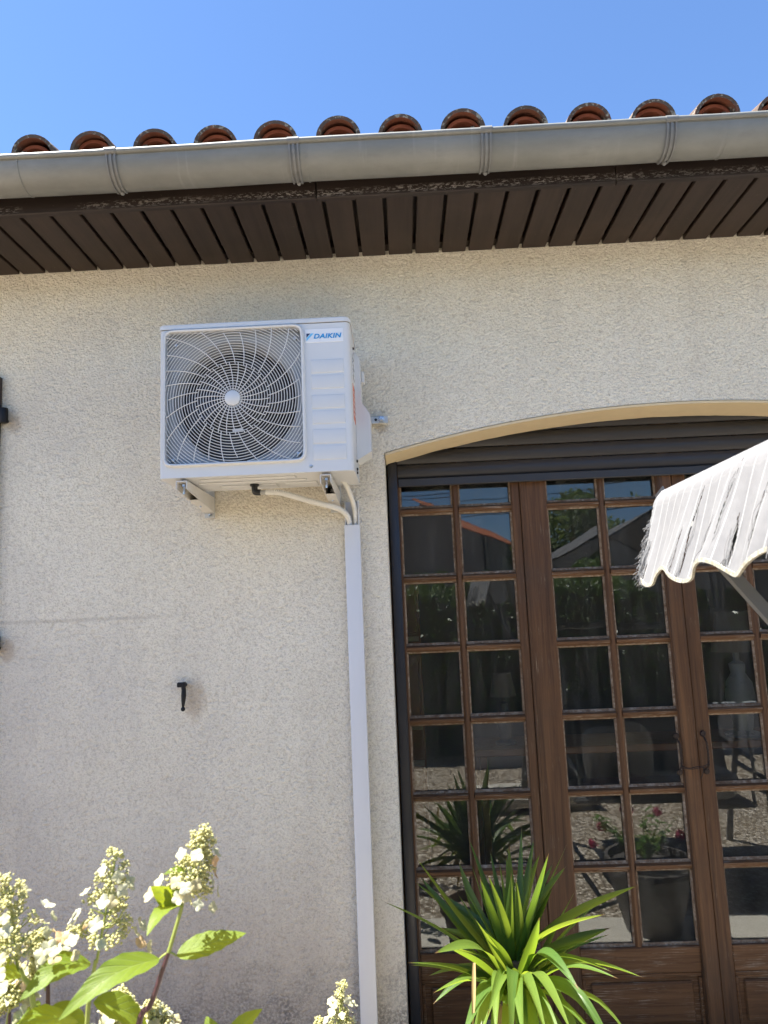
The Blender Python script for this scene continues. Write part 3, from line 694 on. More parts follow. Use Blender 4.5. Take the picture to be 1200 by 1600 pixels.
# grille: frame, rings and swept spokes
m = MB(); ring_plate(m, (GX0 - .006, GX1 + .006, GZ0 - .006, GZ1 + .006, .032), (GX0 + .006, GX1 - .006, GZ0 + .006, GZ1 - .006, .024), [(0, AY0 + .001), (.1, AY0 - .009), (.45, AY0 - .013), (.85, AY0 - .011), (1, AY0 - .002), (1, AY0 + .012)])
grille = m.build('grille_frame', 'ac_paint', ac)
def inside(x, z, pad=.004):
    r = .026; x0, x1, z0, z1 = GX0 + pad, GX1 - pad, GZ0 + pad, GZ1 - pad
    if not (x0 <= x <= x1 and z0 <= z <= z1): return False
    cx = min(max(x, x0 + r), x1 - r); cz = min(max(z, z0 + r), z1 - r)
    return (x - cx) ** 2 + (z - cz) ** 2 <= r * r or (cx == x or cz == z)
def gy(r): return AY0 - .012 + .006 * min(1, (r / .25) ** 2)
m = MB(); r = .034; wr = .0014
while r < .36:
    n_ = 120; run = []
    for i in range(n_ + 1):
        a = 2 * math.pi * i / n_; x, z = HX + r * math.cos(a), HZ + r * math.sin(a)
        if inside(x, z): run.append((x, gy(r), z))
        else:
            if len(run) > 1: m.tube(run, wr, 4, False)
            run = []
    if len(run) > 1: m.tube(run, wr, 4, False)
    r += .0098
def spoke(a0, r0, r1, wr_):
    run = []; k = 16
    for i in range(k + 1):
        r = r0 + (r1 - r0) * i / k; a = a0 + .95 * (r / .30) ** 1.15 * .55
        x, z = HX + r * math.cos(a), HZ + r * math.sin(a)
        if inside(x, z): run.append((x, gy(r) - .0016, z))
        elif run: break
    if len(run) > 1: m.tube(run, wr_, 4, False)
for i in range(26): spoke(2 * math.pi * i / 26, .028, .132, .0016)
for i in range(26): spoke(2 * math.pi * (i + .35) / 26, .124, .36, .0016)
m.build('grille_wire', 'ac_paint', grille)
m = MB(); m.lathe([(.0005, -.018), (.024, -.017), (.0275, -.014), (.0275, .004)], (HX, AY0, HZ), 32, 'Y'); m.build('hub_cap', 'ac_paint', grille)
# shroud with round mouth, fan and dark coil behind
m = MB(); nA = 64; FR = .214; vs = []
for (t, y) in ((0, -.345), (.8, -.340), (1, -.322)):
    for i in range(nA):
        a = 2 * math.pi * i / nA + math.pi / 4; ox, oz = ray_rect(HX, HZ, a, GX0 - .008, GX1 + .008, GZ0 - .008, GZ1 + .008); ix, iz = HX + FR * math.cos(a), HZ + FR * math.sin(a)
        vs.append((ox + (ix - ox) * t, y, oz + (iz - oz) * t))
vs += [(HX + FR * math.cos(2 * math.pi * i / nA + math.pi / 4), -.26, HZ + FR * math.sin(2 * math.pi * i / nA + math.pi / 4)) for i in range(nA)]
m.add(vs, [(i * nA + j, i * nA + (j + 1) % nA, (i + 1) * nA + (j + 1) % nA, (i + 1) * nA + j) for i in range(3) for j in range(nA)], True)
m.build('shroud', 'shroud', ac)
m = MB(); m.box((AX0 + .004, -.15, AZ0 + .006), (AX1 - .004, -.10, LID - .006)); m.build('coil', 'fan_black', ac)
m = MB(); m.lathe([(.0005, -.03), (.055, -.028), (.062, -.01), (.062, .05)], (HX, -.27, HZ), 24, 'Y')
fan = m.build('fan', 'fan_black', ac)
for q in range(3):
    m = MB(); a0 = q * 2 * math.pi / 3 + .5
    m.grid(lambda u, v: (HX + (.055 + .138 * u) * math.cos(a0 + (v - .5) * (1.25 + .25 * u) + .25 * u), -.235 - .05 * (v - .5) - .012 * u, HZ + (.055 + .138 * u) * math.sin(a0 + (v - .5) * (1.25 + .25 * u) + .25 * u)), 8, 8)
    m.build('blade', 'fan_black', fan)
m = MB(); m.box((HX - .022, -.30, HZ - .098), (HX + .016, -.296, HZ - .086), .001); m.build('motor_label', 'ac_label', ac)
for (x, z) in ((GX0 + .032, GZ1 - .04), (GX1 - .03, GZ1 - .035), (GX0 + .022, GZ0 + .026), (GX1 - .026, GZ0 + .03)):
    m = MB(); m.lathe([(.0005, -.008), (.006, -.007), (.008, -.002), (.008, 0)], (x, -.345, z), 10, 'Y'); m.build('shroud_screw', 'steel', ac)
for (z1, z0) in ((2.615, 2.567), (2.559, 2.510), (2.487, 2.439), (2.432, 2.384), (2.364, 2.314), (2.307, 2.257)):
    m = MB(); m.box((-.2915, AY0 - .0022, z0), (-.1765, AY0 + .004, z1), .0021, 3); m.build('embossed_panel', 'ac_panel', ac)
m = MB(); m.lathe([(.0005, -.004), (.005, -.003), (.006, .0)], (-.300, AY0, 2.236), 10, 'Y'); m.build('front_screw', 'steel', ac)
# name plate
pl_ = MB(); pl_.box((-.3085, AY0 - .0016, 2.679), (-.1745, AY0 + .001, 2.7285), .0006); plate = pl_.build('name_plate', 'ac_label', ac)
m = MB(); yy = AY0 - .0024
m.prism([(-.3040, 2.7125), (-.2900, 2.7125), (-.3040, 2.6975)], 1, yy, yy + .0006); m.build('emblem_corner', 'navy_ink', plate)
m = MB(); m.prism([(-.2875, 2.7125), (-.2780, 2.7125), (-.3040, 2.6850), (-.3040, 2.6950)], 1, yy, yy + .0006); m.build('emblem_stripe', 'sky_ink', plate)
tcu = bpy.data.curves.new('lettering', 'FONT'); tcu.body = 'DAIKIN'; tcu.size = .0245; tcu.shear = .22; tcu.extrude = .0003; tcu.offset = .00075; tcu.space_character = 1.06
to = bpy.data.objects.new('lettering_curve', tcu); COL.objects.link(to); bpy.context.view_layer.update()
tm = bpy.data.meshes.new_from_object(to.evaluated_get(bpy.context.evaluated_depsgraph_get())); bpy.data.objects.remove(to)
xa = [v.co.x for v in tm.vertices]; ya = [v.co.y for v in tm.vertices]; kx = .0985 / (max(xa) - min(xa)); kz = .0175 / (max(ya) - min(ya))
for v in tm.vertices: v.co = (-.2785 + (v.co.x - min(xa)) * kx, yy - v.co.z, 2.6925 + (v.co.y - min(ya)) * kz)
tm.materials.clear(); tm.materials.append(M['blue_ink']); tm.update(); link('lettering', tm, plate)
# service side: sticker, small print, screws and valve cover
m = MB(); m.box((AX1 - .001, -.315, 2.415), (AX1 + .0012, -.225, 2.545)); stk = m.build('warning_label', 'orange_label', ac)
m = MB()
for i in range(5): m.box((AX1 + .001, -.300, 2.435 + .02 * i), (AX1 + .0018, -.245, 2.441 + .02 * i))
m.build('label_print', 'ac_label', stk)
m = MB(); m.box((AX1 - .001, -.30, 2.57), (AX1 + .001, -.20, 2.68)); stk = m.build('rating_label', 'ac_label', ac)
m = MB()
for i in range(7): m.box((AX1 + .0008, -.292, 2.58 + .013 * i), (AX1 + .0016, -.215 - .02 * (i % 3), 2.584 + .013 * i))
m.build('label_print', 'grey_ink', stk)
for z in (2.70, 2.275, 2.245, 2.232):
    m = MB(); m.lathe([(.0005, .006), (.005, .005), (.006, 0)], (AX1, -.245, z), 8, 'X'); m.build('side_screw', 'black_plastic', ac)
m = MB(); m.prism([(AX1 + .001, 2.705), (AX1 + .022, 2.672), (AX1 + .023, 2.505), (AX1 + .054, 2.457), (AX1 + .054, 2.316), (AX1 + .001, 2.285)], 1, -.215, -.105); m.build('valve_cover', 'ac_paint', ac)
m = MB(); m.box((AX1 + .022, -.150, 2.60), (AX1 + .035, -.115, 2.645), .003); m.build('grip_tab', 'ac_panel', ac)

# ---- wall bracket that carries the unit
br = thing('wall_bracket', 'pale steel bracket with two arms carrying the air conditioner', 'bracket', loc=(-.5, 0, 2.14))
m = MB(); m.box((-.80, -.030, 2.470), (-.034, -.027, 2.500), .001); m.box((-.80, -.030, 2.4975), (-.034, -.003, 2.500), .001); m.build('cross_rail', 'galvanised', br)
m = MB(); m.lathe([(.0005, -.016), (.0075, -.015), (.0085, -.010), (.0085, -.007), (.014, -.006), (.014, -.002), (.0005, -.002)], (-.060, -.029, 2.485), 6, 'Y'); m.build('anchor_bolt', 'steel', br)
m = MB(); m.lathe([(.0005, -.0035), (.0055, -.003), (.0055, 0)], (-.082, -.029, 2.485), 10, 'Y'); m.build('rail_hole', 'black_plastic', br)
for x in (-.750, -.252):
    m = MB(); m.box((x - .020, -.012, 2.125), (x + .020, -.003, 2.50), .002); m.build('upright', 'galvanised', br)
    P = [(-.012, 2.145), (-.012, 2.206), (-.372, 2.206), (-.372, 2.178)]
    m = MB(); m.prism(P, 0, x - .019, x - .0165); m.prism(P, 0, x + .0165, x + .019); m.box((x - .0165, -.372, 2.203), (x + .0165, -.012, 2.206))
    m.prism([(-.012, 2.146), (-.012, 2.149), (-.22, 2.165), (-.22, 2.162)], 0, x - .0165, x + .0165)
    arm = m.build('arm', 'bracket_paint', br)
    m = MB(); m.tube([(x, -.340, 2.165), (x, -.340, 2.214)], .0042, 8); m.lathe([(.0005, -.005), (.0095, -.005), (.0095, .004), (.0005, .004)], (x, -.340, 2.196), 6); m.build('bolt', 'steel', arm)
    m = MB(); m.tube([(x, -.135, 2.150), (x, -.135, 2.214)], .0042, 8); m.lathe([(.0005, -.005), (.0095, -.005), (.0095, .004), (.0005, .004)], (x, -.135, 2.190), 6); m.build('bolt', 'steel', arm)
    m = MB(); m.lathe([(.010, 0), (.014, .003), (.014, .008), (.010, .010)], (x, -.34, 2.206), 12); m.build('rubber_washer', 'white_ceramic', arm)
    m = MB(); m.lathe([(.0005, -.008), (.008, -.007), (.008, 0)], (x + .004, -.012, 2.138), 6, 'Y'); m.build('anchor_bolt', 'steel', br)

# ---- trunking and pipes
tr = thing('cable_trunking', 'white plastic trunking running down the wall below the air conditioner', 'trunking', loc=(-.189, -.02, .05))
m = MB(); m.box((-.2195, -.046, .06), (-.1595, -.0155, 2.070), .003, 2); m.build('cover', 'trunking', tr)
m = MB(); m.box((-.2165, -.003, .06), (-.1625, -.001, 2.165)); m.box((-.2165, -.036, 2.066), (-.2135, -.003, 2.165)); m.box((-.1655, -.036, 2.066), (-.1625, -.003, 2.165)); m.build('backing_channel', 'trunking', tr)
def ribbed(pts, r, pitch=.0052, amp=.0011):
    P = smoothpath(pts, 14); out = [P[0]]
    L = 0; res = []
    for a, b_ in zip(P[:-1], P[1:]):
        seg = (b_ - a).length; k = max(1, int(seg / (pitch / 3)))
        for i in range(k): res.append(a + (b_ - a) * i / k)
    rs_ = [r + amp * math.cos(2 * math.pi * i / 3) for i in range(len(res))]
    m = MB(); m.tube(res, rs_, 12); return m
dh = thing('drain_hose', 'white ribbed drain hose curving from under the unit into the trunking', 'hose', loc=(-.35, -.15, 2.14))
ribbed([(-.492, -.200, 2.184), (-.435, -.192, 2.180), (-.345, -.160, 2.154), (-.275, -.120, 2.138), (-.232, -.075, 2.128), (-.205, -.040, 2.103), (-.199, -.025, 2.062), (-.199, -.024, 2.02)], .0105).build('ribbed_hose', 'hose', dh)
m = MB(); m.tube([(-.515, -.200, 2.184), (-.488, -.200, 2.184)], .0085, 12); m.build('clear_sleeve', 'clear_plastic', dh)
m = MB(); m.tube(smoothpath([(-.532, -.200, 2.219), (-.532, -.200, 2.196), (-.528, -.200, 2.186), (-.510, -.200, 2.184)], 5), .0115, 12); m.lathe([(.0005, -.004), (.017, -.003), (.017, .003), (.0005, .004)], (-.532, -.2, 2.212), 16); m.build('elbow', 'black_plastic', dh)
rp = ribbed([(-.215, -.175, 2.225), (-.203, -.140, 2.214), (-.190, -.085, 2.182), (-.179, -.042, 2.140), (-.1765, -.022, 2.085), (-.1765, -.021, 2.02)], .0092, .0048, .0008).build('refrigerant_pipe', 'hose')
tag(rp, 'thin ribbed insulated pipe beside the hose, dropping behind the bracket arm', 'pipe')

# ================================================================== PLANTS
def blade(base, tip, w, sag, fold=.35, twist=0., n=16, wide=.35, bend=0., kink=None):
    """long sword leaf with a keel"""
    base, tip = Vector(base), Vector(tip); d = tip - base; L = d.length
    side0 = d.cross(Vector((0, 0, 1)))
    if side0.length < 1e-4: side0 = Vector((1, 0, 0))
    side0.normalize(); m = MB(); rows = []
    ctr = []
    for i in range(n + 1):
        t = i / n; p = base + d * t + Vector((0, 0, 1)) * (abs(sag) * 1.2 * math.sin(math.pi * t ** .8) * (1 if sag >= 0 else -.4)) + side0 * bend * L * math.sin(math.pi * t) * (1 - .4 * t)
        if kink and t > kink: p += Vector((0, 0, -1)) * L * 1.1 * (t - kink) ** 1.5 * .9
        ctr.append(p)
    vs = []
    for i in range(n + 1):
        t = i / n; tg = (ctr[min(i + 1, n)] - ctr[max(i - 1, 0)]).normalized()
        s_ = (side0 - tg * side0.dot(tg)).normalized(); up = s_.cross(tg).normalized()
        a = twist * t; s2 = s_ * math.cos(a) + up * math.sin(a); u2 = up * math.cos(a) - s_ * math.sin(a)
        ww = w * (.62 + .38 * math.sin(math.pi * min(1, t / wide) * .5)) * (1 - max(0, (t - wide) / (1 - wide)) ** 1.7)
        ww = max(ww, .0006)
        vs += [ctr[i] - s2 * ww * .5 + u2 * ww * fold * .5, ctr[i] - s2 * ww * .22 + u2 * ww * fold * .1, ctr[i], ctr[i] + s2 * ww * .22 + u2 * ww * fold * .1, ctr[i] + s2 * ww * .5 + u2 * ww * fold * .5]
    m.add(vs, [(i * 5 + j, i * 5 + j + 1, (i + 1) * 5 + j + 1, (i + 1) * 5 + j) for i in range(n) for j in range(4)], True)
    m.attr = {'along': [i / n for i in range(n + 1) for j in range(5)], 'across': [j / 4 for i in range(n + 1) for j in range(5)]}; return m
YUCCA = [((-.086, -.34, .802), 34, .05), ((.016, -.22, .889), 30, -.02), ((.009, -.14, .788), 32, .02), ((.029, -.18, .815), 30, 0), ((.056, -.62, .776), 34, .10), ((-.04, -.40, .66), 32, .06), ((.032, -.55, .644), 32, .08), ((.032, -.45, .566), 30, .08), ((.10, -.70, .60), 36, .15), ((.167, -.74, .677), 32, .14), ((.19, -.16, .926), 26, -.02), ((.218, -.48, .916), 30, 0), ((.254, -.2, .897), 26, 0), ((.269, -.32, .898), 26, 0), ((.297, -.36, .956), 34, 0), ((.36, -.2, .962), 26, 0), ((.408, -.14, .913), 28, 0), ((.396, -.46, .962), 28, .02), ((.432, -.32, .889), 30, .02), ((.503, -.2, .908), 30, 0), ((.474, -.3, .871), 38, .03), ((.628, -.2, .754), 28, .05), ((.685, -.3, .81), 34, .03), ((.527, -.52, .818), 38, .04), ((.592, -.36, .707), 30, .05), ((.556, -.5, .663), 30, .08), ((.67, -.42, .607), 34, .08), ((.558, -.56, .673), 32, .10), ((.518, -.66, .60), 34, .12), ((.605, -.56, .549), 30, .10), ((.422, -.68, .704), 32, .14), ((.387, -.72, .619), 34, .15), ((.317, -.76, .627), 34, .15), ((.251, -.80, .643), 38, .16), ((.217, -.78, .64), 34, .15), ((.186, -.74, .62), 32, .15), ((.332, -.62, .855), 30, .02), ((.167, -.56, .836), 28, .03), ((.108, -.04, .717), 28, .03), ((.162, 0, .81), 28, 0), ((.44, -.02, .83), 28, 0), ((.569, -.02, .717), 28, .03), ((.62, -.05, .599), 28, .05), ((.324, -.02, .823), 26, 0), ((.079, -.08, .627), 28, .05)]
yu = thing('yucca_plant', 'potted yucca with long sword leaves standing before the glazed doors', 'plant', loc=(.29, -.34, .045))
CR = Vector((.288, -.34, .59))
for (tip, w_, sg) in YUCCA:
    t = CR + (Vector(tip) - CR) * (1.07 if tip[2] > .75 else 1.0); t.y = min(t.y, -.015); d = (t - CR); b0 = CR + Vector((d.x * .09, d.y * .09, rnd.uniform(-.06, .03) + (.03 if t.z > .8 else -.04)))
    bl = blade(b0, t, w_ / 1000 * rnd.uniform(1.1, 1.5), sg * .6, rnd.uniform(.15, .6), rnd.uniform(-1.1, 1.1), bend=rnd.uniform(-.05, .05), kink=rnd.choice((None, None, None, None, None, .65)) if t.z < .85 else None); bl.build('leaf', 'yucca', yu, attr=bl.attr)
for i in range(12):                                  # front skirt of hanging leaves
    t = Vector((.10 + .036 * i + rnd.uniform(-.02, .02), rnd.uniform(-.74, -.56), rnd.uniform(.40, .53)))
    bl = blade(CR + Vector(((t.x - CR.x) * .1, -.03, rnd.uniform(-.06, 0))), t, rnd.uniform(.034, .046), rnd.uniform(.05, .10), rnd.uniform(.2, .5), rnd.uniform(-.8, .8), bend=rnd.uniform(-.06, .06)); bl.build('leaf', 'yucca', yu, attr=bl.attr)
for i in range(13):
    a = rnd.uniform(0, 6.283); e = rnd.uniform(-.9, .9); L = rnd.uniform(.26, .42)
    t = CR + Vector((math.cos(a) * math.cos(e), math.sin(a) * math.cos(e) * .8, math.sin(e) * .8)) * L
    if t.y > -.02: t.y = -.02
    bl = blade(CR + Vector((math.cos(a) * .02, math.sin(a) * .02, rnd.uniform(-.09, .02))), t, rnd.uniform(.036, .052), .02 + max(0, -e) * .05, .35, rnd.uniform(-1, 1), bend=rnd.uniform(-.1, .1)); bl.build('leaf', 'yucca', yu, attr=bl.attr)
for i in range(12):
    a = rnd.uniform(-1.2, 1.2); t = CR + Vector((math.sin(a) * .24, rnd.uniform(-.16, .16), math.cos(a) * rnd.uniform(.30, .37)))
    bl = blade(CR + Vector((math.sin(a) * .02, 0, rnd.uniform(-.03, .03))), t, rnd.uniform(.024, .034), 0, .4, rnd.uniform(-1, 1), bend=rnd.uniform(-.06, .06)); bl.build('leaf', 'yucca', yu, attr=bl.attr)
blade((.152, -.58, .735), (.130, -.66, .585), .012, .0, .6, .8).build('withered_leaf', 'dry_leaf', yu)
for (b0, t0) in (((.25, -.40, .52), (.19, -.52, .36)), ((.33, -.41, .50), (.40, -.54, .37)), ((.30, -.42, .50), (.28, -.53, .33))): blade(b0, t0, .03, .05, .5, .9).build('withered_leaf', 'dry_leaf', yu)
m = MB(); m.tube([(.29, -.34, .30), (.286, -.343, .45), (.288, -.34, .64)], [.05, .042, .036], 12); m.build('trunk', 'bark', yu)
m = MB(); m.lathe([(.0005, .05), (.125, .05), (.13, .06), (.175, .33), (.19, .335), (.19, .37), (.165, .37), (.16, .33), (.0005, .33)], (.29, -.34, 0), 32); m.build('pot', 'pot_clay', yu)

def broadleaf(base, tip, w, up=(0, 0, 1), cup=.22, droop=.12, n=10):
    base, tip = Vector(base), Vector(tip); d = tip - base; L = d.length; t_ = d.normalized(); up = Vector(up)
    s_ = t_.cross(up).normalized(); u_ = s_.cross(t_).normalized(); m = MB()
    def f(a, b):
        b2 = b * 2 - 1; ww = w * .5 * (math.sin(math.pi * a ** .78) ** .8) * (1 - .25 * a)
        veins = .012 * L * math.sin(a * 34 - abs(b2) * 9) * abs(b2) * math.sin(math.pi * a)
        return base + d * a + s_ * ww * b2 + u_ * (cup * ww * abs(b2) ** 1.3 + droop * L * math.sin(math.pi * a) + veins)
    m.grid(f, 22, 10); m.attr = {'along': [i / 22 for i in range(23) for j in range(11)], 'across': [j / 5 - 1 for i in range(23) for j in range(11)]}; return m
def leafobj(m, mat, parent): return m.build('leaf', mat, parent, attr=m.attr)
def floret(c, r, nrm, rg):
    nrm = Vector(nrm).normalized(); a = nrm.orthogonal().normalized(); b = nrm.cross(a); m = MB(); ph = rg.uniform(0, 6)
    for q in range(4):
        an = ph + q * math.pi / 2 + rg.uniform(-.12, .12); dr = a * math.cos(an) + b * math.sin(an); sd = nrm.cross(dr); rr = r * rg.uniform(.85, 1.1); lift = rg.uniform(-.05, .35)
        def f(u, v): 
            v2 = v * 2 - 1; ww = rr * .52 * math.sin(math.pi * min(.97, u * .86 + .06)) ** .7
            return Vector(c) + dr * rr * u + sd * ww * v2 + nrm * (lift * rr * u * u - .12 * rr * v2 * v2 + .04 * rr)
        m.grid(f, 4, 4)
    return m
icos = bmesh.new(); bmesh.ops.create_icosphere(icos, subdivisions=1, radius=1); IV = [v.co.copy() for v in icos.verts]; IF = [[v.index for v in f.verts] for f in icos.faces]; icos.free()
def panicle(parent, base, tip, R0, nf, seed, dens=1.0):
    """cone of tiny buds on branching rays, with papery four-petalled florets outside"""
    rg = random.Random(seed); base, tip = Vector(base), Vector(tip); ax = tip - base; L = ax.length; ax.normalize(); a = ax.orthogonal().normalized(); b = ax.cross(a)
    m = MB(); st = MB(); st.tube([base - ax * .02, base + ax * L * .6, tip - ax * .005], [.0022, .0016, .0008], 6)
    tiers = 7
    for k in range(tiers):
        t = .10 + .86 * k / (tiers - 1); rad = R0 * (1 - t) ** .75 + .004; nb = max(3, int(6 * (1 - t) + 3))
        for q in range(nb):
            an = q * 6.283 / nb + k * 1.1 + rg.uniform(-.3, .3); dr = a * math.cos(an) + b * math.sin(an)
            ro = rad * rg.uniform(.45, 1.12); cc = base + ax * (L * t + ro * .25) + dr * ro * .8
            st.tube([base + ax * L * (t - .05), cc], [.0011, .0006], 4)
            if rg.random() < .2: continue
            for _ in range(int(30 * dens)):
                o = Vector((rg.gauss(0, 1), rg.gauss(0, 1), rg.gauss(0, 1))).normalized() * (rg.random() ** .5) * (.0118 * (1.1 - .35 * t))
                rr = rg.uniform(.0014, .0027); m.add([cc + o + v * rr for v in IV], IF, True)
    pn = st.build('panicle', 'green_stem', parent); bd_ = m.build('buds', 'bud', pn); bd_['kind'] = 'stuff'
    for _ in range(int(nf * 1.35)):
        t = rg.uniform(0, .85) ** 1.2; an = rg.uniform(0, 6.283); dr = a * math.cos(an) + b * math.sin(an); rad = (R0 * (1 - t) ** .8 + .006) * rg.uniform(.95, 1.35)
        c_ = base + ax * L * t + dr * rad
        floret(c_, rg.uniform(.0075, .0115), dr + ax * rg.uniform(-.1, 1.0) + Vector((0, -.4, .3)), rg).build('floret', 'petal', pn)
hy = thing('hydrangea_bush', 'sunlit hydrangea with cream flower cones and broad leaves near the camera', 'shrub', loc=(-.46, -1.7, .02))
def stem(pts, r0, r1, mat='purple_stem', parent=hy):
    P = smoothpath(pts, 6); k = len(P); MB().tube(P, [r0 + (r1 - r0) * i / (k - 1) for i in range(k)], 8).build('stem', mat, parent)
stem([(-.43, -1.71, .02), (-.43, -1.70, .7), (-.402, -1.70, 1.13), (-.3780, -1.70, 1.198), (-.3545, -1.70, 1.262)], .006, .0030)
stem([(-.3545, -1.70, 1.262), (-.335, -1.70, 1.323)], .0030, .0024, 'green_stem')
stem([(-.47, -1.70, .02), (-.49, -1.69, .7), (-.479, -1.68, 1.145), (-.467, -1.68, 1.246)], .006, .0026, 'green_stem')
stem([(-.49, -1.72, .02), (-.52, -1.72, .7), (-.532, -1.72, 1.168), (-.556, -1.72, 1.255)], .006, .0032, 'green_stem')
stem([(-.50, -1.69, .02), (-.54, -1.66, .8), (-.545, -1.66, 1.19), (-.550, -1.66, 1.215)], .005, .0022)
stem([(-.45, -1.68, .02), (-.46, -1.62, .7), (-.464, -1.60, 1.10)], .005, .0022)
stem([(-.43, -1.68, .02), (-.41, -1.62, .7), (-.405, -1.60, 1.10)], .005, .0022)
stem([(-.52, -1.7, .02), (-.60, -1.64, .8), (-.612, -1.64, 1.16)], .005, .0022)
stem([(-.42, -1.7, .02), (-.31, -1.70, .8), (-.286, -1.70, 1.13)], .005, .0022)
stem([(-.3545, -1.70, 1.262), (-.349, -1.699, 1.260), (-.344, -1.698, 1.256)], .0016, .0014, 'green_stem')
stem([(-.3545, -1.70, 1.262), (-.362, -1.70, 1.258), (-.367, -1.70, 1.254)], .0016, .0014, 'green_stem')
panicle(hy, (-.333, -1.70, 1.330), (-.299, -1.70, 1.428), .036, 15, 3)
panicle(hy, (-.462, -1.68, 1.262), (-.438, -1.68, 1.394), .046, 24, 5)
panicle(hy, (-.560, -1.72, 1.262), (-.578, -1.72, 1.378), .052, 26, 8)
panicle(hy, (-.551, -1.66, 1.218), (-.560, -1.66, 1.275), .026, 14, 11)
panicle(hy, (-.464, -1.60, 1.105), (-.462, -1.60, 1.166), .034, 16, 13)
panicle(hy, (-.405, -1.60, 1.098), (-.413, -1.60, 1.146), .026, 18, 17)
panicle(hy, (-.612, -1.64, 1.165), (-.604, -1.64, 1.212), .026, 12, 19)
for (b0, t0, w_, up, cup, dr) in (
        ((-.344, -1.698, 1.256), (-.254, -1.655, 1.266), .046, (-.25, -.55, .8), .1, .03), ((-.367, -1.70, 1.254), (-.468, -1.79, 1.222), .047, (.1, -.5, .85), .25, .16),
        ((-.337, -1.70, 1.326), (-.368, -1.735, 1.362), .034, (-.3, -.8, .5), .15, .05), ((-.337, -1.70, 1.321), (-.361, -1.77, 1.312), .034, (-.3, -.7, .6), .2, .18),
        ((-.321, -1.70, 1.361), (-.302, -1.66, 1.337), .014, (.2, -.3, .9), .2, .1), ((-.330, -1.70, 1.368), (-.356, -1.72, 1.372), .014, (0, -.5, .85), .2, .15),
        ((-.475, -1.68, 1.244), (-.535, -1.76, 1.232), .050, (.1, -.5, .85), .2, .2), ((-.556, -1.72, 1.250), (-.60, -1.79, 1.262), .050, (.1, -.6, .75), .2, .2),
        ((-.485, -1.70, 1.178), (-.54, -1.80, 1.180), .06, (0, -.5, .85), .2, .2), ((-.286, -1.70, 1.135), (-.307, -1.68, 1.168), .030, (0, -.7, .7), .15, .05),
        ((-.272, -1.70, 1.140), (-.232, -1.655, 1.163), .030, (-.2, -.6, .75), .2, .12), ((-.47, -1.68, 1.19), (-.41, -1.62, 1.12), .05, (0, -.5, .85), .2, .1),
        ((-.53, -1.72, 1.19), (-.59, -1.66, 1.15), .05, (0, -.5, .85), .2, .1), ((-.545, -1.66, 1.17), (-.50, -1.62, 1.12), .045, (0, -.5, .85), .2, .1)):
    leafobj(broadleaf(b0, t0, w_, up, cup, dr), 'hyd_leaf', hy)
rg = random.Random(31)
for i in range(46):                                   # the leafy body of the bush below the frame
    a = rg.uniform(0, 6.283); z = rg.uniform(.25, 1.06); c_ = Vector((-.47 + math.cos(a) * rg.uniform(.03, .16), -1.68 + math.sin(a) * rg.uniform(.03, .14), z))
    leafobj(broadleaf(c_, c_ + Vector((math.cos(a), math.sin(a), rg.uniform(-.3, .3))) * rg.uniform(.08, .12), rg.uniform(.045, .065), (0, 0, 1), .2, .15), 'hyd_leaf', hy)
h2 = thing('hydrangea_bush', 'low hydrangea with small yellowish flower cones beside the trunking foot', 'shrub', loc=(-.25, -.9, .02))
stem([(-.25, -.9, .02), (-.24, -.9, .35), (-.222, -.90, .611), (-.206, -.90, .70)], .005, .0024, 'green_stem', h2)
panicle(h2, (-.206, -.90, .700), (-.192, -.90, .842), .046, 22, 41)
stem([(-.25, -.9, .02), (-.29, -.9, .35), (-.262, -.90, .70)], .004, .002, 'green_stem', h2)
panicle(h2, (-.262, -.90, .68), (-.250, -.90, .762), .022, 9, 43)
for i in range(34):
    a = rg.uniform(0, 6.283); z = rg.uniform(.15, .60); c_ = Vector((-.245 + math.cos(a) * rg.uniform(.02, .14), -.9 + math.sin(a) * rg.uniform(.02, .14), z))
    leafobj(broadleaf(c_, c_ + Vector((math.cos(a), math.sin(a), rg.uniform(-.3, .3))) * rg.uniform(.07, .11), rg.uniform(.04, .06), (0, 0, 1), .2, .15), 'hyd_leaf', h2)
leafobj(broadleaf((-.212, -.9, .72), (-.236, -.96, .706), .026, (0, -.5, .8), .2, .15), 'hyd_leaf', h2)

# ================================================================== GARDEN SWING with torn canopy
sw = thing('garden_swing', 'garden swing with a torn white scalloped canopy in front of the doors', 'garden swing', loc=(1.58, -1.8, 0))
CX, CY0, CY1, CZ = .590, -1.168, -2.46, 1.968; CW = 1.98; RID = CX + CW / 2
prof = [(0, 0), (.03, .012), (.12, .004), (.31, .025), (.66, .20), (.99, .385)]
def roofz(t):                                    # t 0..1 across the width
    d = (.5 - abs(t - .5)) * CW
    for (a, za), (b_, zb) in zip(prof[:-1], prof[1:]):
        if d <= b_: return CZ + za + (zb - za) * (d - a) / (b_ - a)
    return CZ + prof[-1][1]
def clothmesh(fn, nu, nv, su, sv, skip=None):
    m = MB(); m.grid(fn, nu, nv, True, skip); me = m.mesh('cloth', 'cloth'); uv = me.uv_layers.new(name='UVMap')
    for lp in me.loops:
        i, j = divmod(lp.vertex_index, nv + 1); uv.data[lp.index].uv = (i / nu * su, j / nv * sv)
    return me
def cf(u, v):
    return (CX + CW * u, CY0 + (CY1 - CY0) * v, roofz(u) + .006 * noise.noise((u * 7, v * 5, 0)) - .012 * math.sin(math.pi * v * 3) ** 2 * math.sin(math.pi * u))
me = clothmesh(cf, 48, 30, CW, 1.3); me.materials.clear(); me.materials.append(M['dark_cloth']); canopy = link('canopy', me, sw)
VL = CY0 - CY1; VH = .195
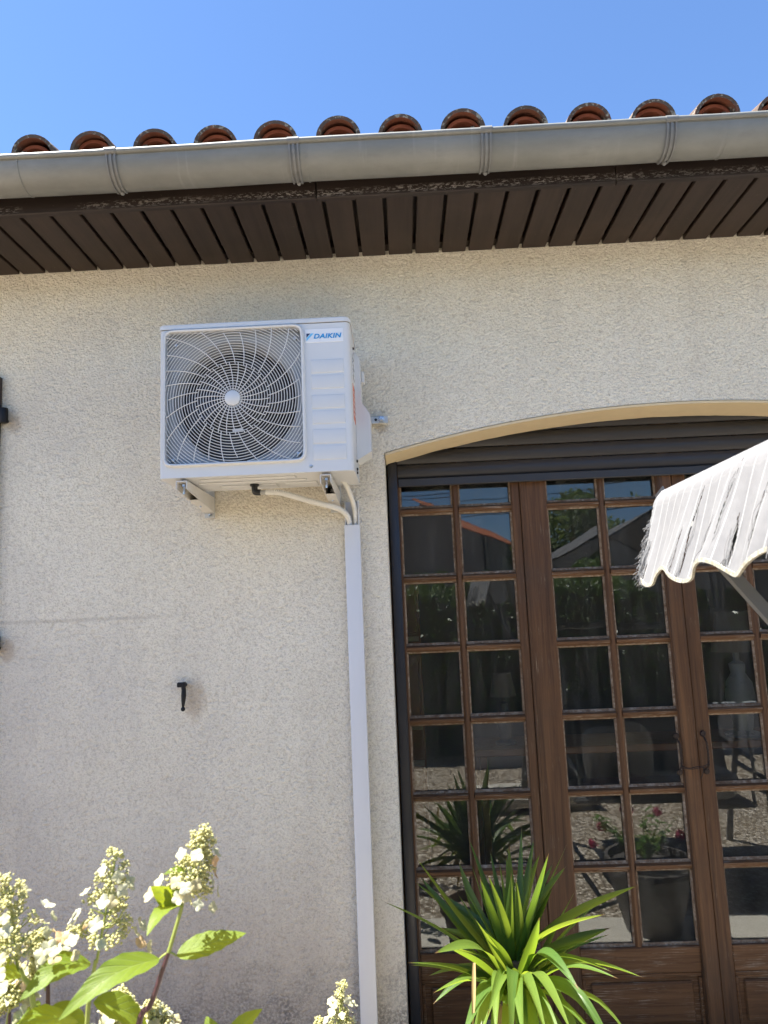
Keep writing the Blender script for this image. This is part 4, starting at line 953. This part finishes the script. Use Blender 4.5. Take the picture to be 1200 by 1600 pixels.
def vpt(s_, t):                                  # s along the side from the torn corner, t down the valance
    k = min(1, max(0, s_ / .15)); low = VH + .016 * math.cos(2 * math.pi * (s_ - .10) / .21)
    y = CY0 - s_ + .06 * t * k
    fold = .0035 * math.sin(s_ * 40 + t * 2) * t + .011 * noise.noise((s_ * 13, t * 1.2, 2)) * t
    return Vector((CX - .012 * math.sin(min(1, t * 6) * math.pi * .5) - .054 * t + fold, y, CZ + .004 - low * t))
SLITS = [(.285, .16, .95, .011), (.252, .50, .95, .011), (.425, .10, .88, .008), (.475, .55, .96, .020), (.378, .52, .94, .0045), (.055, .80, 1.0, .012), (.56, .3, .9, .014), (.66, .4, .97, .02), (.78, .2, .9, .012), (.9, .5, .96, .016), (1.02, .3, .9, .012), (1.15, .4, .97, .018)]
def skip(u, v):
    s_ = u * VL
    if s_ < .012 * max(0, noise.noise((v * 18, 0, 0)) + .55) * (1 if v > .22 else 0) + max(0, v - .45) * .012: return True
    if v > .62 and s_ < .05 and noise.noise((s_ * 160, v * 5, 7)) > .05 - (v - .62) * .9 + s_ * 6: return True
    for (sc_, t0, t1, w_) in SLITS:
        if t0 < v < t1 and abs(s_ - sc_ - .004 * math.sin(v * 9)) < w_ * .2 * math.sin(math.pi * (v - t0) / (t1 - t0)) ** .7: return True
    return False
vme = clothmesh(lambda u, v: vpt(u * VL, v), 620, 34, VL, VH, skip); val = link('valance', vme, sw)
m = MB(); P = [vpt(.052 + (VL - .052) * i / 400, 1.0) for i in range(401)]
for q, (dz, dx) in enumerate(((0, 0),)):
    vs = []
    for p in P: vs += [p + Vector((-.0022, 0, .003)), p + Vector((-.0028, 0, -.004)), p + Vector((.002, 0, -.004)), p + Vector((.002, 0, .003))]
    m.add(vs, [(i * 4 + j, i * 4 + (j + 1) % 4, (i + 1) * 4 + (j + 1) % 4, (i + 1) * 4 + j) for i in range(len(P) - 1) for j in range(4)], True)
m.build('braid_trim', 'braid', val)
m = MB(); mg = MB(); rt = random.Random(5)
def thread(mm, p, q, bow, r=.0006):
    p, q = Vector(p), Vector(q); mid = (p + q) / 2 + Vector((rt.uniform(-1, 0) * bow, rt.uniform(-1, 1) * bow, rt.uniform(-1, .3) * bow)); mm.tube(smoothpath([p, mid, q], 4), r, 3, False)
for (sc_, t0, t1, w_) in SLITS:                   # loose warp threads left hanging across every tear
    for _ in range(int(5 + w_ * 420)):
        a = rt.uniform(t0, t1); b_ = min(1, a + rt.uniform(.1, .4)); o1 = rt.uniform(-.6, .6) * w_
        thread(mg if rt.random() < .3 else m, vpt(sc_ + o1, a), vpt(sc_ + rt.uniform(-.6, .6) * w_, b_) , .006, rt.uniform(.0003, .0006))
for _ in range(110):                              # frayed outer edge
    t = rt.uniform(.28, 1.0) ** .8; p = vpt(rt.uniform(.008, .02) + max(0, t - .45) * .012, t); L = rt.uniform(.010, .036) * (.4 + t)
    thread(m if rt.random() < .8 else mg, p, p + Vector((rt.uniform(-.6, -.05), rt.uniform(.05, .55), rt.uniform(-.9, -.25))) * L, .006, rt.uniform(.0004, .0009))
for _ in range(90):                               # hanging warp at the torn corner
    s0 = rt.uniform(.004, .05); t = rt.uniform(.55, .8); p = vpt(s0, t); q = vpt(s0 * .8, 1.0) + Vector((rt.uniform(-.006, .006), rt.uniform(-.004, .008), rt.uniform(-.022, .02)))
    thread(m if rt.random() < .8 else mg, p, q, .005, rt.uniform(.0005, .0010))
for _ in range(60):                               # matted tuft at the lowest corner
    p = vpt(rt.uniform(.0, .03), 1.0) + Vector((0, .004, rt.uniform(-.004, .012))); q = Vector((.540, -1.165, 1.768)) + Vector((rt.uniform(-.010, .012), rt.uniform(-.012, .012), rt.uniform(-.012, .018)))
    thread(m if rt.random() < .65 else mg, p, q, .012, rt.uniform(.0005, .0011))
for _ in range(260):                              # fringe further along the side
    s_ = rt.uniform(.62, VL); t = rt.uniform(.3, .9); thread(m, vpt(s_, t), vpt(s_ + rt.uniform(-.01, .02), 1.0) + Vector((-.004, 0, rt.uniform(-.04, 0))), .006, .0008)
f_ = m.build('loose_thread', 'thread', val); f_['kind'] = 'stuff'; f_ = mg.build('dark_thread', 'grey_thread', val); f_['kind'] = 'stuff'
m = MB(); tip = [Vector((CX + .004, CY0 + .001, CZ + .016)), Vector((CX - .012, CY0 + .010, CZ - .004)), Vector((CX - .004, CY0 + .016, CZ - .026)), Vector((CX + .012, CY0 + .004, CZ - .010))]
m.add(tip + [p + Vector((.003, .002, -.002)) for p in tip], [(0, 1, 2, 3), (7, 6, 5, 4), (0, 4, 5, 1), (1, 5, 6, 2), (2, 6, 7, 3), (3, 7, 4, 0)]); m.build('torn_corner', 'cloth', canopy)
for (p0, p1) in (((CX, CY1), (CX + CW, CY1)), ((CX + CW, CY1), (CX + CW, CY0))):
    Lx = math.dist(p0, p1)
    def vf(u, v):
        x = p0[0] + (p1[0] - p0[0]) * u; y = p0[1] + (p1[1] - p0[1]) * u; tt = (x - CX) / CW
        return (x + (.03 * v if p0[0] == p1[0] else 0), y - (.03 * v if p0[0] != p1[0] else 0), roofz(tt) - (.19 + .016 * math.cos(2 * math.pi * u * Lx / .21)) * v)
    link('valance', clothmesh(vf, 120, 6, Lx, .19), sw)
def bar(name, pts, r, n=4, mat='frame_paint', parent=sw): return MB().tube(pts, r, n, True, 0, n == 4).build(name, mat, parent)
APX = {}
for x, sgn in ((.90, 1), (2.26, -1)):
    apex = Vector((x, -1.81, 1.62))
    for fy in (-1.16, -2.46): bar('leg', [apex, (x - .04 * sgn, fy, .0)], .022, 12)
    bar('spreader', [(x - .02 * sgn, -1.36, .5), (x - .02 * sgn, -2.26, .5)], .016, 12)
    bar('canopy_post', [apex, (RID - sgn * .70, -1.81, roofz(.15) - .01)], .016, 12)
d_ = Vector((.7281, -1.31, 1.6866)) - Vector((.6842, -1.22, 1.8012)); A_ = Vector((.6842, -1.22, 1.8012))
p0, p1 = A_ - d_ * 1.15, A_ + d_ * 3.6
u_ = (p1 - p0).normalized(); w1 = Vector((.78, .0, .30)); w1 = (w1 - u_ * w1.dot(u_)).normalized(); w2 = u_.cross(w1)
m = MB(); vs = [p + w1 * a * .0125 + w2 * b_ * .0075 for p in (p0, p1) for a, b_ in ((-1, -1), (1, -1), (1, 1), (-1, 1))]
m.add(vs, [(0, 1, 2, 3), (7, 6, 5, 4)] + [(i, i + 4, (i + 1) % 4 + 4, (i + 1) % 4) for i in range(4)]); m.build('canopy_strut', 'frame_paint', sw)
bar('canopy_strut', [p1, (.90, -1.81, 1.45)], .012, 12)
bar('canopy_strut', [(2.48, -1.2, 1.92), (2.26, -1.81, 1.2)], .014, 12); bar('canopy_strut', [(.66, -2.4, 1.92), (.90, -1.81, 1.3)], .014, 12); bar('canopy_strut', [(2.48, -2.4, 1.92), (2.26, -1.81, 1.2)], .014, 12)
bar('ridge_bar', [(RID, CY0 - .02, CZ + .37), (RID, CY1 + .02, CZ + .37)], .012, 10); bar('top_bar', [(.90, -1.81, 1.62), (2.26, -1.81, 1.62)], .022, 12)
for y in (CY0 - .02, CY1 + .02): bar('canopy_bow', [(CX + .02 + (CW - .04) * i / 24, y, roofz((.02 + (CW - .04) * i / 24) / CW) - .012) for i in range(25)], .009, 8)
m = MB(); m.box((1.02, -2.08, .44), (2.14, -1.56, .47), .008); m.build('seat', 'dark_cloth', sw)
m = MB(); m.prism([(-2.06, .47), (-2.03, .47), (-2.20, 1.0), (-2.23, .99)], 0, 1.02, 2.14); m.build('backrest', 'dark_cloth', sw)
for x in (1.02, 2.14):
    bar('hanger', [(x, -1.81, 1.61), (x, -1.60, .66), (x, -1.58, .45)], .011, 8); bar('hanger', [(x, -1.81, 1.61), (x, -2.14, .80)], .011, 8); bar('armrest', [(x, -1.58, .66), (x, -2.10, .70)], .015, 8)
def cushion(name, c, sx, sy, sz, rx, rz, mat, label):
    m = MB()
    def f(a, b):
        th = (a - .5) * math.pi; ph = b * 2 * math.pi
        def sp(v, e): return math.copysign(abs(v) ** e, v)
        return Vector((sx * sp(math.cos(th), .35) * sp(math.cos(ph), .45), sy * sp(math.cos(th), .35) * sp(math.sin(ph), .45), sz * sp(math.sin(th), .8)))
    m.grid(f, 14, 32); o = m.build(name, mat, None, c); o.rotation_euler = (rx, 0, rz); tag(o, label, 'cushion'); return o
cushion('cushion', (1.38, -1.92, .70), .26, .24, .075, R(62), R(18), 'cushion_beige', 'pale cushion leaning on the swing backrest, seen in the glass')
cushion('cushion', (1.30, -1.78, .53), .22, .20, .06, R(4), R(-8), 'cushion_plum', 'dark folded cushion lying on the swing seat, seen in the glass')
cushion('cushion', (1.82, -1.80, .52), .26, .22, .05, R(3), R(6), 'cushion_beige', 'flat pale cushion at the far end of the swing seat')

# ================================================================== GARDEN BEHIND THE CAMERA (seen in the panes)
def leafcloud(m, centre, rad, n, size, rg, shell=.5):
    for _ in range(n):
        d = Vector((rg.gauss(0, 1), rg.gauss(0, 1), rg.gauss(0, 1))).normalized(); k = shell + (1 - shell) * rg.random()
        p = Vector(centre) + Vector((d.x * rad[0], d.y * rad[1], d.z * rad[2])) * k * (1 + .18 * noise.noise(d * 2.3 + Vector(centre)))
        a = Vector((rg.gauss(0, 1), rg.gauss(0, 1), rg.gauss(0, 1))).normalized(); b = a.orthogonal().normalized(); s_ = size * rg.uniform(.6, 1.3)
        m.add([p - a * s_, p + b * s_ * .5, p + a * s_, p - b * s_ * .5], [(0, 1, 2, 3)])
rg = random.Random(77)
hd = thing('hedge', 'tall dark evergreen hedge across the yard, reflected in the panes', 'hedge', loc=(-.6, -5.45, 0))
m = MB()
for _ in range(24000):
    x = rg.uniform(-4.5, 6.5); f = rg.choice('ttfff'); top = 2.10 + .12 * noise.noise((x * 1.4, 0, 4)) + .06 * noise.noise((x * 5, 0, 4))
    if f == 't': p = Vector((x, rg.uniform(-5.9, -5.0), top + rg.uniform(-.14, .05)))
    else: p = Vector((x, -5.0 + rg.uniform(-.22, .06) + .1 * noise.noise((x * 2, 1, 0)), rg.uniform(.05, 2.12)))
    a = Vector((rg.gauss(0, 1), rg.gauss(0, 1), rg.gauss(0, .8))).normalized(); b = a.orthogonal().normalized(); s_ = rg.uniform(.022, .045)
    m.add([p - a * s_, p + b * s_ * .5, p + a * s_, p - b * s_ * .5], [(0, 1, 2, 3)])
m.build('foliage', 'hedge_leaf', hd)
m = MB()
for i in range(24):
    x = -4.4 + i * .46; m.tube([(x, -5.45, 0), (x + rg.uniform(-.1, .1), -5.4, 1.0), (x + rg.uniform(-.15, .15), -5.4, 1.9)], [.03, .022, .008], 6)
m.build('branches', 'bark', hd)
m = MB(); m.grid(lambda a, b: (-4.4 + 10.8 * a, -5.28 - .3 * abs(math.sin(a * 40)) * .2, 2.0 * b), 40, 6); m.build('inner_twigs', 'bark', hd)
def tree(c, h, rx, rz, seed, label):
    rg = random.Random(seed); t = thing('garden_tree', label, 'tree', 'trees beyond the yard', loc=c); c = Vector(c)
    m = MB(); m.tube(smoothpath([c, c + Vector((.1, 0, h * .3)), c + Vector((-.05, .1, h * .6)), c + Vector((0, 0, h * .85))], 4), [.16 - .011 * i for i in range(13)], 8); 
    blobs = []
    for i in range(13):
        a = rg.uniform(0, 6.283); k = rg.uniform(.2, .8); p = c + Vector((math.cos(a) * rx * k, math.sin(a) * rx * k, h - rz + rz * rg.uniform(-.75, .75))); blobs.append(p)
        m.tube([c + Vector((0, 0, h * rg.uniform(.3, .6))), p], [.05, .012], 5)
    m.build('trunk', 'bark', t); m = MB()
    for p in blobs: leafcloud(m, p, (rx * .42, rx * .42, rz * .36), 420, .085, rg, .45)
    m.build('crown', 'tree_leaf', t)
tree((4.0, -15.5, 0), 4.5, 1.6, 1.6, 1, 'rounded green tree beside the neighbouring roof, seen in the glass')
tree((6.4, -16.5, 0), 5.0, 1.9, 1.9, 2, 'taller tree above the swing canopy, seen in the glass')
tree((9.3, -15.0, 0), 4.8, 1.9, 1.9, 3, 'tree at the far end of the yard')
tree((5.0, -12.5, 0), 3.1, 1.5, 1.3, 4, 'low bushy tree in front of the taller ones')
nh = thing('neighbour_house', 'grey rendered neighbouring house with red tiled roof, reflected in the upper panes', 'house', loc=(.3, -13, 0))
m = MB(); A = [(-6, -12), (1.22, -12), (3.6, -18.2), (-6, -18.2)]
m.prism(A, 2, 0, 3.66); m.build('wall', 'neighbour_render', nh)
m = MB(); k = 60                                  # corrugated tile slope over the receding side
def rf(u, v):
    e0 = Vector((1.02, -11.8, 0)); e1 = Vector((3.55, -18.4, 0)); e = e0 + (e1 - e0) * u; up = Vector((-1, 0, 0)) * 1.1
    return e + Vector((.14, .05, 3.62)) + up * v + Vector((0, 0, (.62 * v) + .05 * abs(math.sin(u * math.pi * 30))))
m.grid(rf, 240, 6, False); nroof = m.build('roof', 'neighbour_roof', nh)
m = MB(); m.prism([(-6, 3.66), (.95, 3.66), (.80, 3.80), (-1.2, 3.84), (-6, 3.80)], 1, -13.0, -12.02); m.build('gable_cap', 'neighbour_render', nh)
m = MB(); m.box((.28, -13.4, 3.6), (.48, -13.1, 4.30), .01); m.build('chimney', 'neighbour_render', nroof)
m = MB(); m.box((.24, -13.45, 4.30), (.52, -13.05, 4.34)); m.build('chimney_cap', 'neighbour_roof', nroof)
dv = Vector((2.38, -6.2, 0)).normalized(); nv = Vector((-dv.y, dv.x, 0)) * 1
def onwall(s_, out): return Vector((1.22, -12, 0)) + dv * s_ + Vector((.934, .358, 0)) * out
m = MB()
for (s0, s1, z0, z1, o_) in ((3.3, 4.4, 2.2, 3.25, .05),):
    vs = [onwall(s_, q) + Vector((0, 0, z)) for s_ in (s0, s1) for q in (-.02, o_) for z in (z0, z1)]
    m.add(vs, [(0, 1, 3, 2), (4, 6, 7, 5), (0, 4, 5, 1), (2, 3, 7, 6), (0, 2, 6, 4), (1, 5, 7, 3)])
m.build('closed_shutter', 'grey_shutter', nh)
m = MB(); m.tube([onwall(1.7, .06) + Vector((0, 0, 0)), onwall(1.7, .06) + Vector((0, 0, 3.6))], .05, 8); m.build('downpipe', 'zinc', nh)
m = MB(); m.box((.62, -4.82, 0), (6.2, -4.70, .62), .01); tag(m.build('garden_wall', 'grey_wall'), 'low bluish grey wall at the far side of the gravel, seen in the glass', 'wall')
m = MB(); m.box((.55, -3.5, .05), (1.5, -2.95, .13), .01); m.box((.62, -3.42, 0), (.78, -3.03, .05)); m.box((1.28, -3.42, 0), (1.44, -3.03, .05))
tag(m.build('stone_slab', 'concrete'), 'low concrete slab on two blocks on the gravel, seen in the glass', 'slab')
for q, (za, zb) in enumerate(((6.2, 6.4), (6.45, 6.6), (5.6, 6.1))):
    m = MB(); P = [Vector((-9, -21 - q, za)) + (Vector((16, -17, zb)) - Vector((-9, -21 - q, za))) * i / 24 - Vector((0, 0, .8 * math.sin(math.pi * i / 24))) for i in range(25)]
    m.tube(P, .014, 5); tag(m.build('power_line', 'black_plastic'), ['upper', 'topmost', 'lowest'][q] + ' overhead cable crossing the sky in the glass', 'cable')
rp_ = thing('flower_pot', 'pink flowering plant in a tall ribbed pot, reflected in the glass', 'potted plant', loc=(1.22, -.83, .045))
m = MB(); m.lathe([(.0005, .046), (.13, .046), (.135, .06), (.205, .34), (.215, .345), (.215, .37), (.195, .37), (.19, .33), (.0005, .33)], (1.22, -.83, 0), 40); m.build('pot', 'pot_dark', rp_)
rg = random.Random(9); ms = MB()
for i in range(26):
    a = rg.uniform(0, 6.283); L = rg.uniform(.12, .34); q = Vector((1.20, -.83, .34)); tip = q + Vector((math.cos(a) * L * .75 - .03, math.sin(a) * L * .6, L * .85)); ms.tube([q, (q + tip) / 2 + Vector((0, 0, .03)), tip], [.003, .0025, .0015], 5)
    for _ in range(8):
        k = rg.uniform(.3, 1); c_ = q + (tip - q) * k; a2 = rg.uniform(0, 6.283)
        leafobj(broadleaf(c_, c_ + Vector((math.cos(a2), math.sin(a2), rg.uniform(-.2, .4))) * rg.uniform(.03, .055), .024, (0, 0, 1), .2, .1), 'rose_leaf', rp_)
ms.build('stems', 'green_stem', rp_)
for (x, y, z) in ((.955, -.86, .43), (1.015, -.90, .50), (1.12, -.80, .62), (1.30, -.9, .58), (1.36, -.75, .5)):
    m = MB()
    for i in range(26):
        d = Vector((rg.gauss(0, 1), rg.gauss(0, 1), rg.gauss(0, 1))).normalized(); a = d.orthogonal().normalized(); b = d.cross(a); p = Vector((x, y, z)) + d * .022
        m.add([p - a * .011, p - b * .011, p + a * .011 + d * .004, p + b * .011 + d * .004], [(0, 1, 2, 3)])
    m.build('blossom', 'rose_petal', rp_)

# ================================================================== ROOM BEHIND THE GLASS
cb = thing('cabinet', 'tall reddish wooden cabinet inside, at the edge of the first panes', 'cabinet', loc=(-.2, 1.7, .06))
m = MB(); m.box((-.62, 1.50, .06), (.085, 1.9, 1.95), .006); m.build('carcass', 'cabinet_wood', cb)
for z in (.40, .86, 1.06, 1.50, 1.56): m = MB(); m.box((-.60, 1.485, z), (.075, 1.5, z + .03), .003); m.build('shelf_edge', 'pale_wood', cb)
for z0, z1 in ((.10, .38), (.45, .84), (1.10, 1.48), (1.61, 1.92)): m = MB(); m.box((-.58, 1.488, z0), (.065, 1.5, z1), .004); m.build('cabinet_door', 'cabinet_wood', cb)
tb = thing('side_table', 'dark sideboard inside the room carrying two lamps', 'table', loc=(1.3, 1.55, .06))
m = MB(); m.box((.35, 1.35, .92), (2.2, 1.75, .96), .006); m.build('top', 'cabinet_wood', tb)
for x in (.40, 2.15):
    for y in (1.40, 1.70): m = MB(); m.box((x - .02, y - .02, .06), (x + .02, y + .02, .92), .003); m.build('leg', 'cabinet_wood', tb)
def lamp(x, y, z, s_, label, basemat):
    t = thing('table_lamp', label, 'lamp', loc=(x, y, z))
    m = MB(); m.lathe([(.0005, 0), (.055 * s_, 0), (.06 * s_, .012), (.028 * s_, .03), (.034 * s_, .06 * s_), (.046 * s_, .12 * s_), (.040 * s_, .17 * s_), (.022 * s_, .20 * s_), (.026 * s_, .23 * s_), (.010 * s_, .24 * s_), (.010 * s_, .30 * s_)], (x, y, z), 24); m.build('base', basemat, t)
    m = MB(); m.lathe([(.075 * s_, .27 * s_), (.052 * s_, .40 * s_), (.050 * s_, .40 * s_), (.073 * s_, .27 * s_)], (x, y, z), 28); m.build('lamp_shade', 'lamp_shade', t)
lamp(.545, 1.5, .96, 1.0, 'small lamp with a beige shade inside, behind the second column of panes', 'pot_dark')
lamp(1.90, 1.5, .96, 1.75, 'large lamp with a white ceramic base inside, behind the inner door leaf', 'white_ceramic')
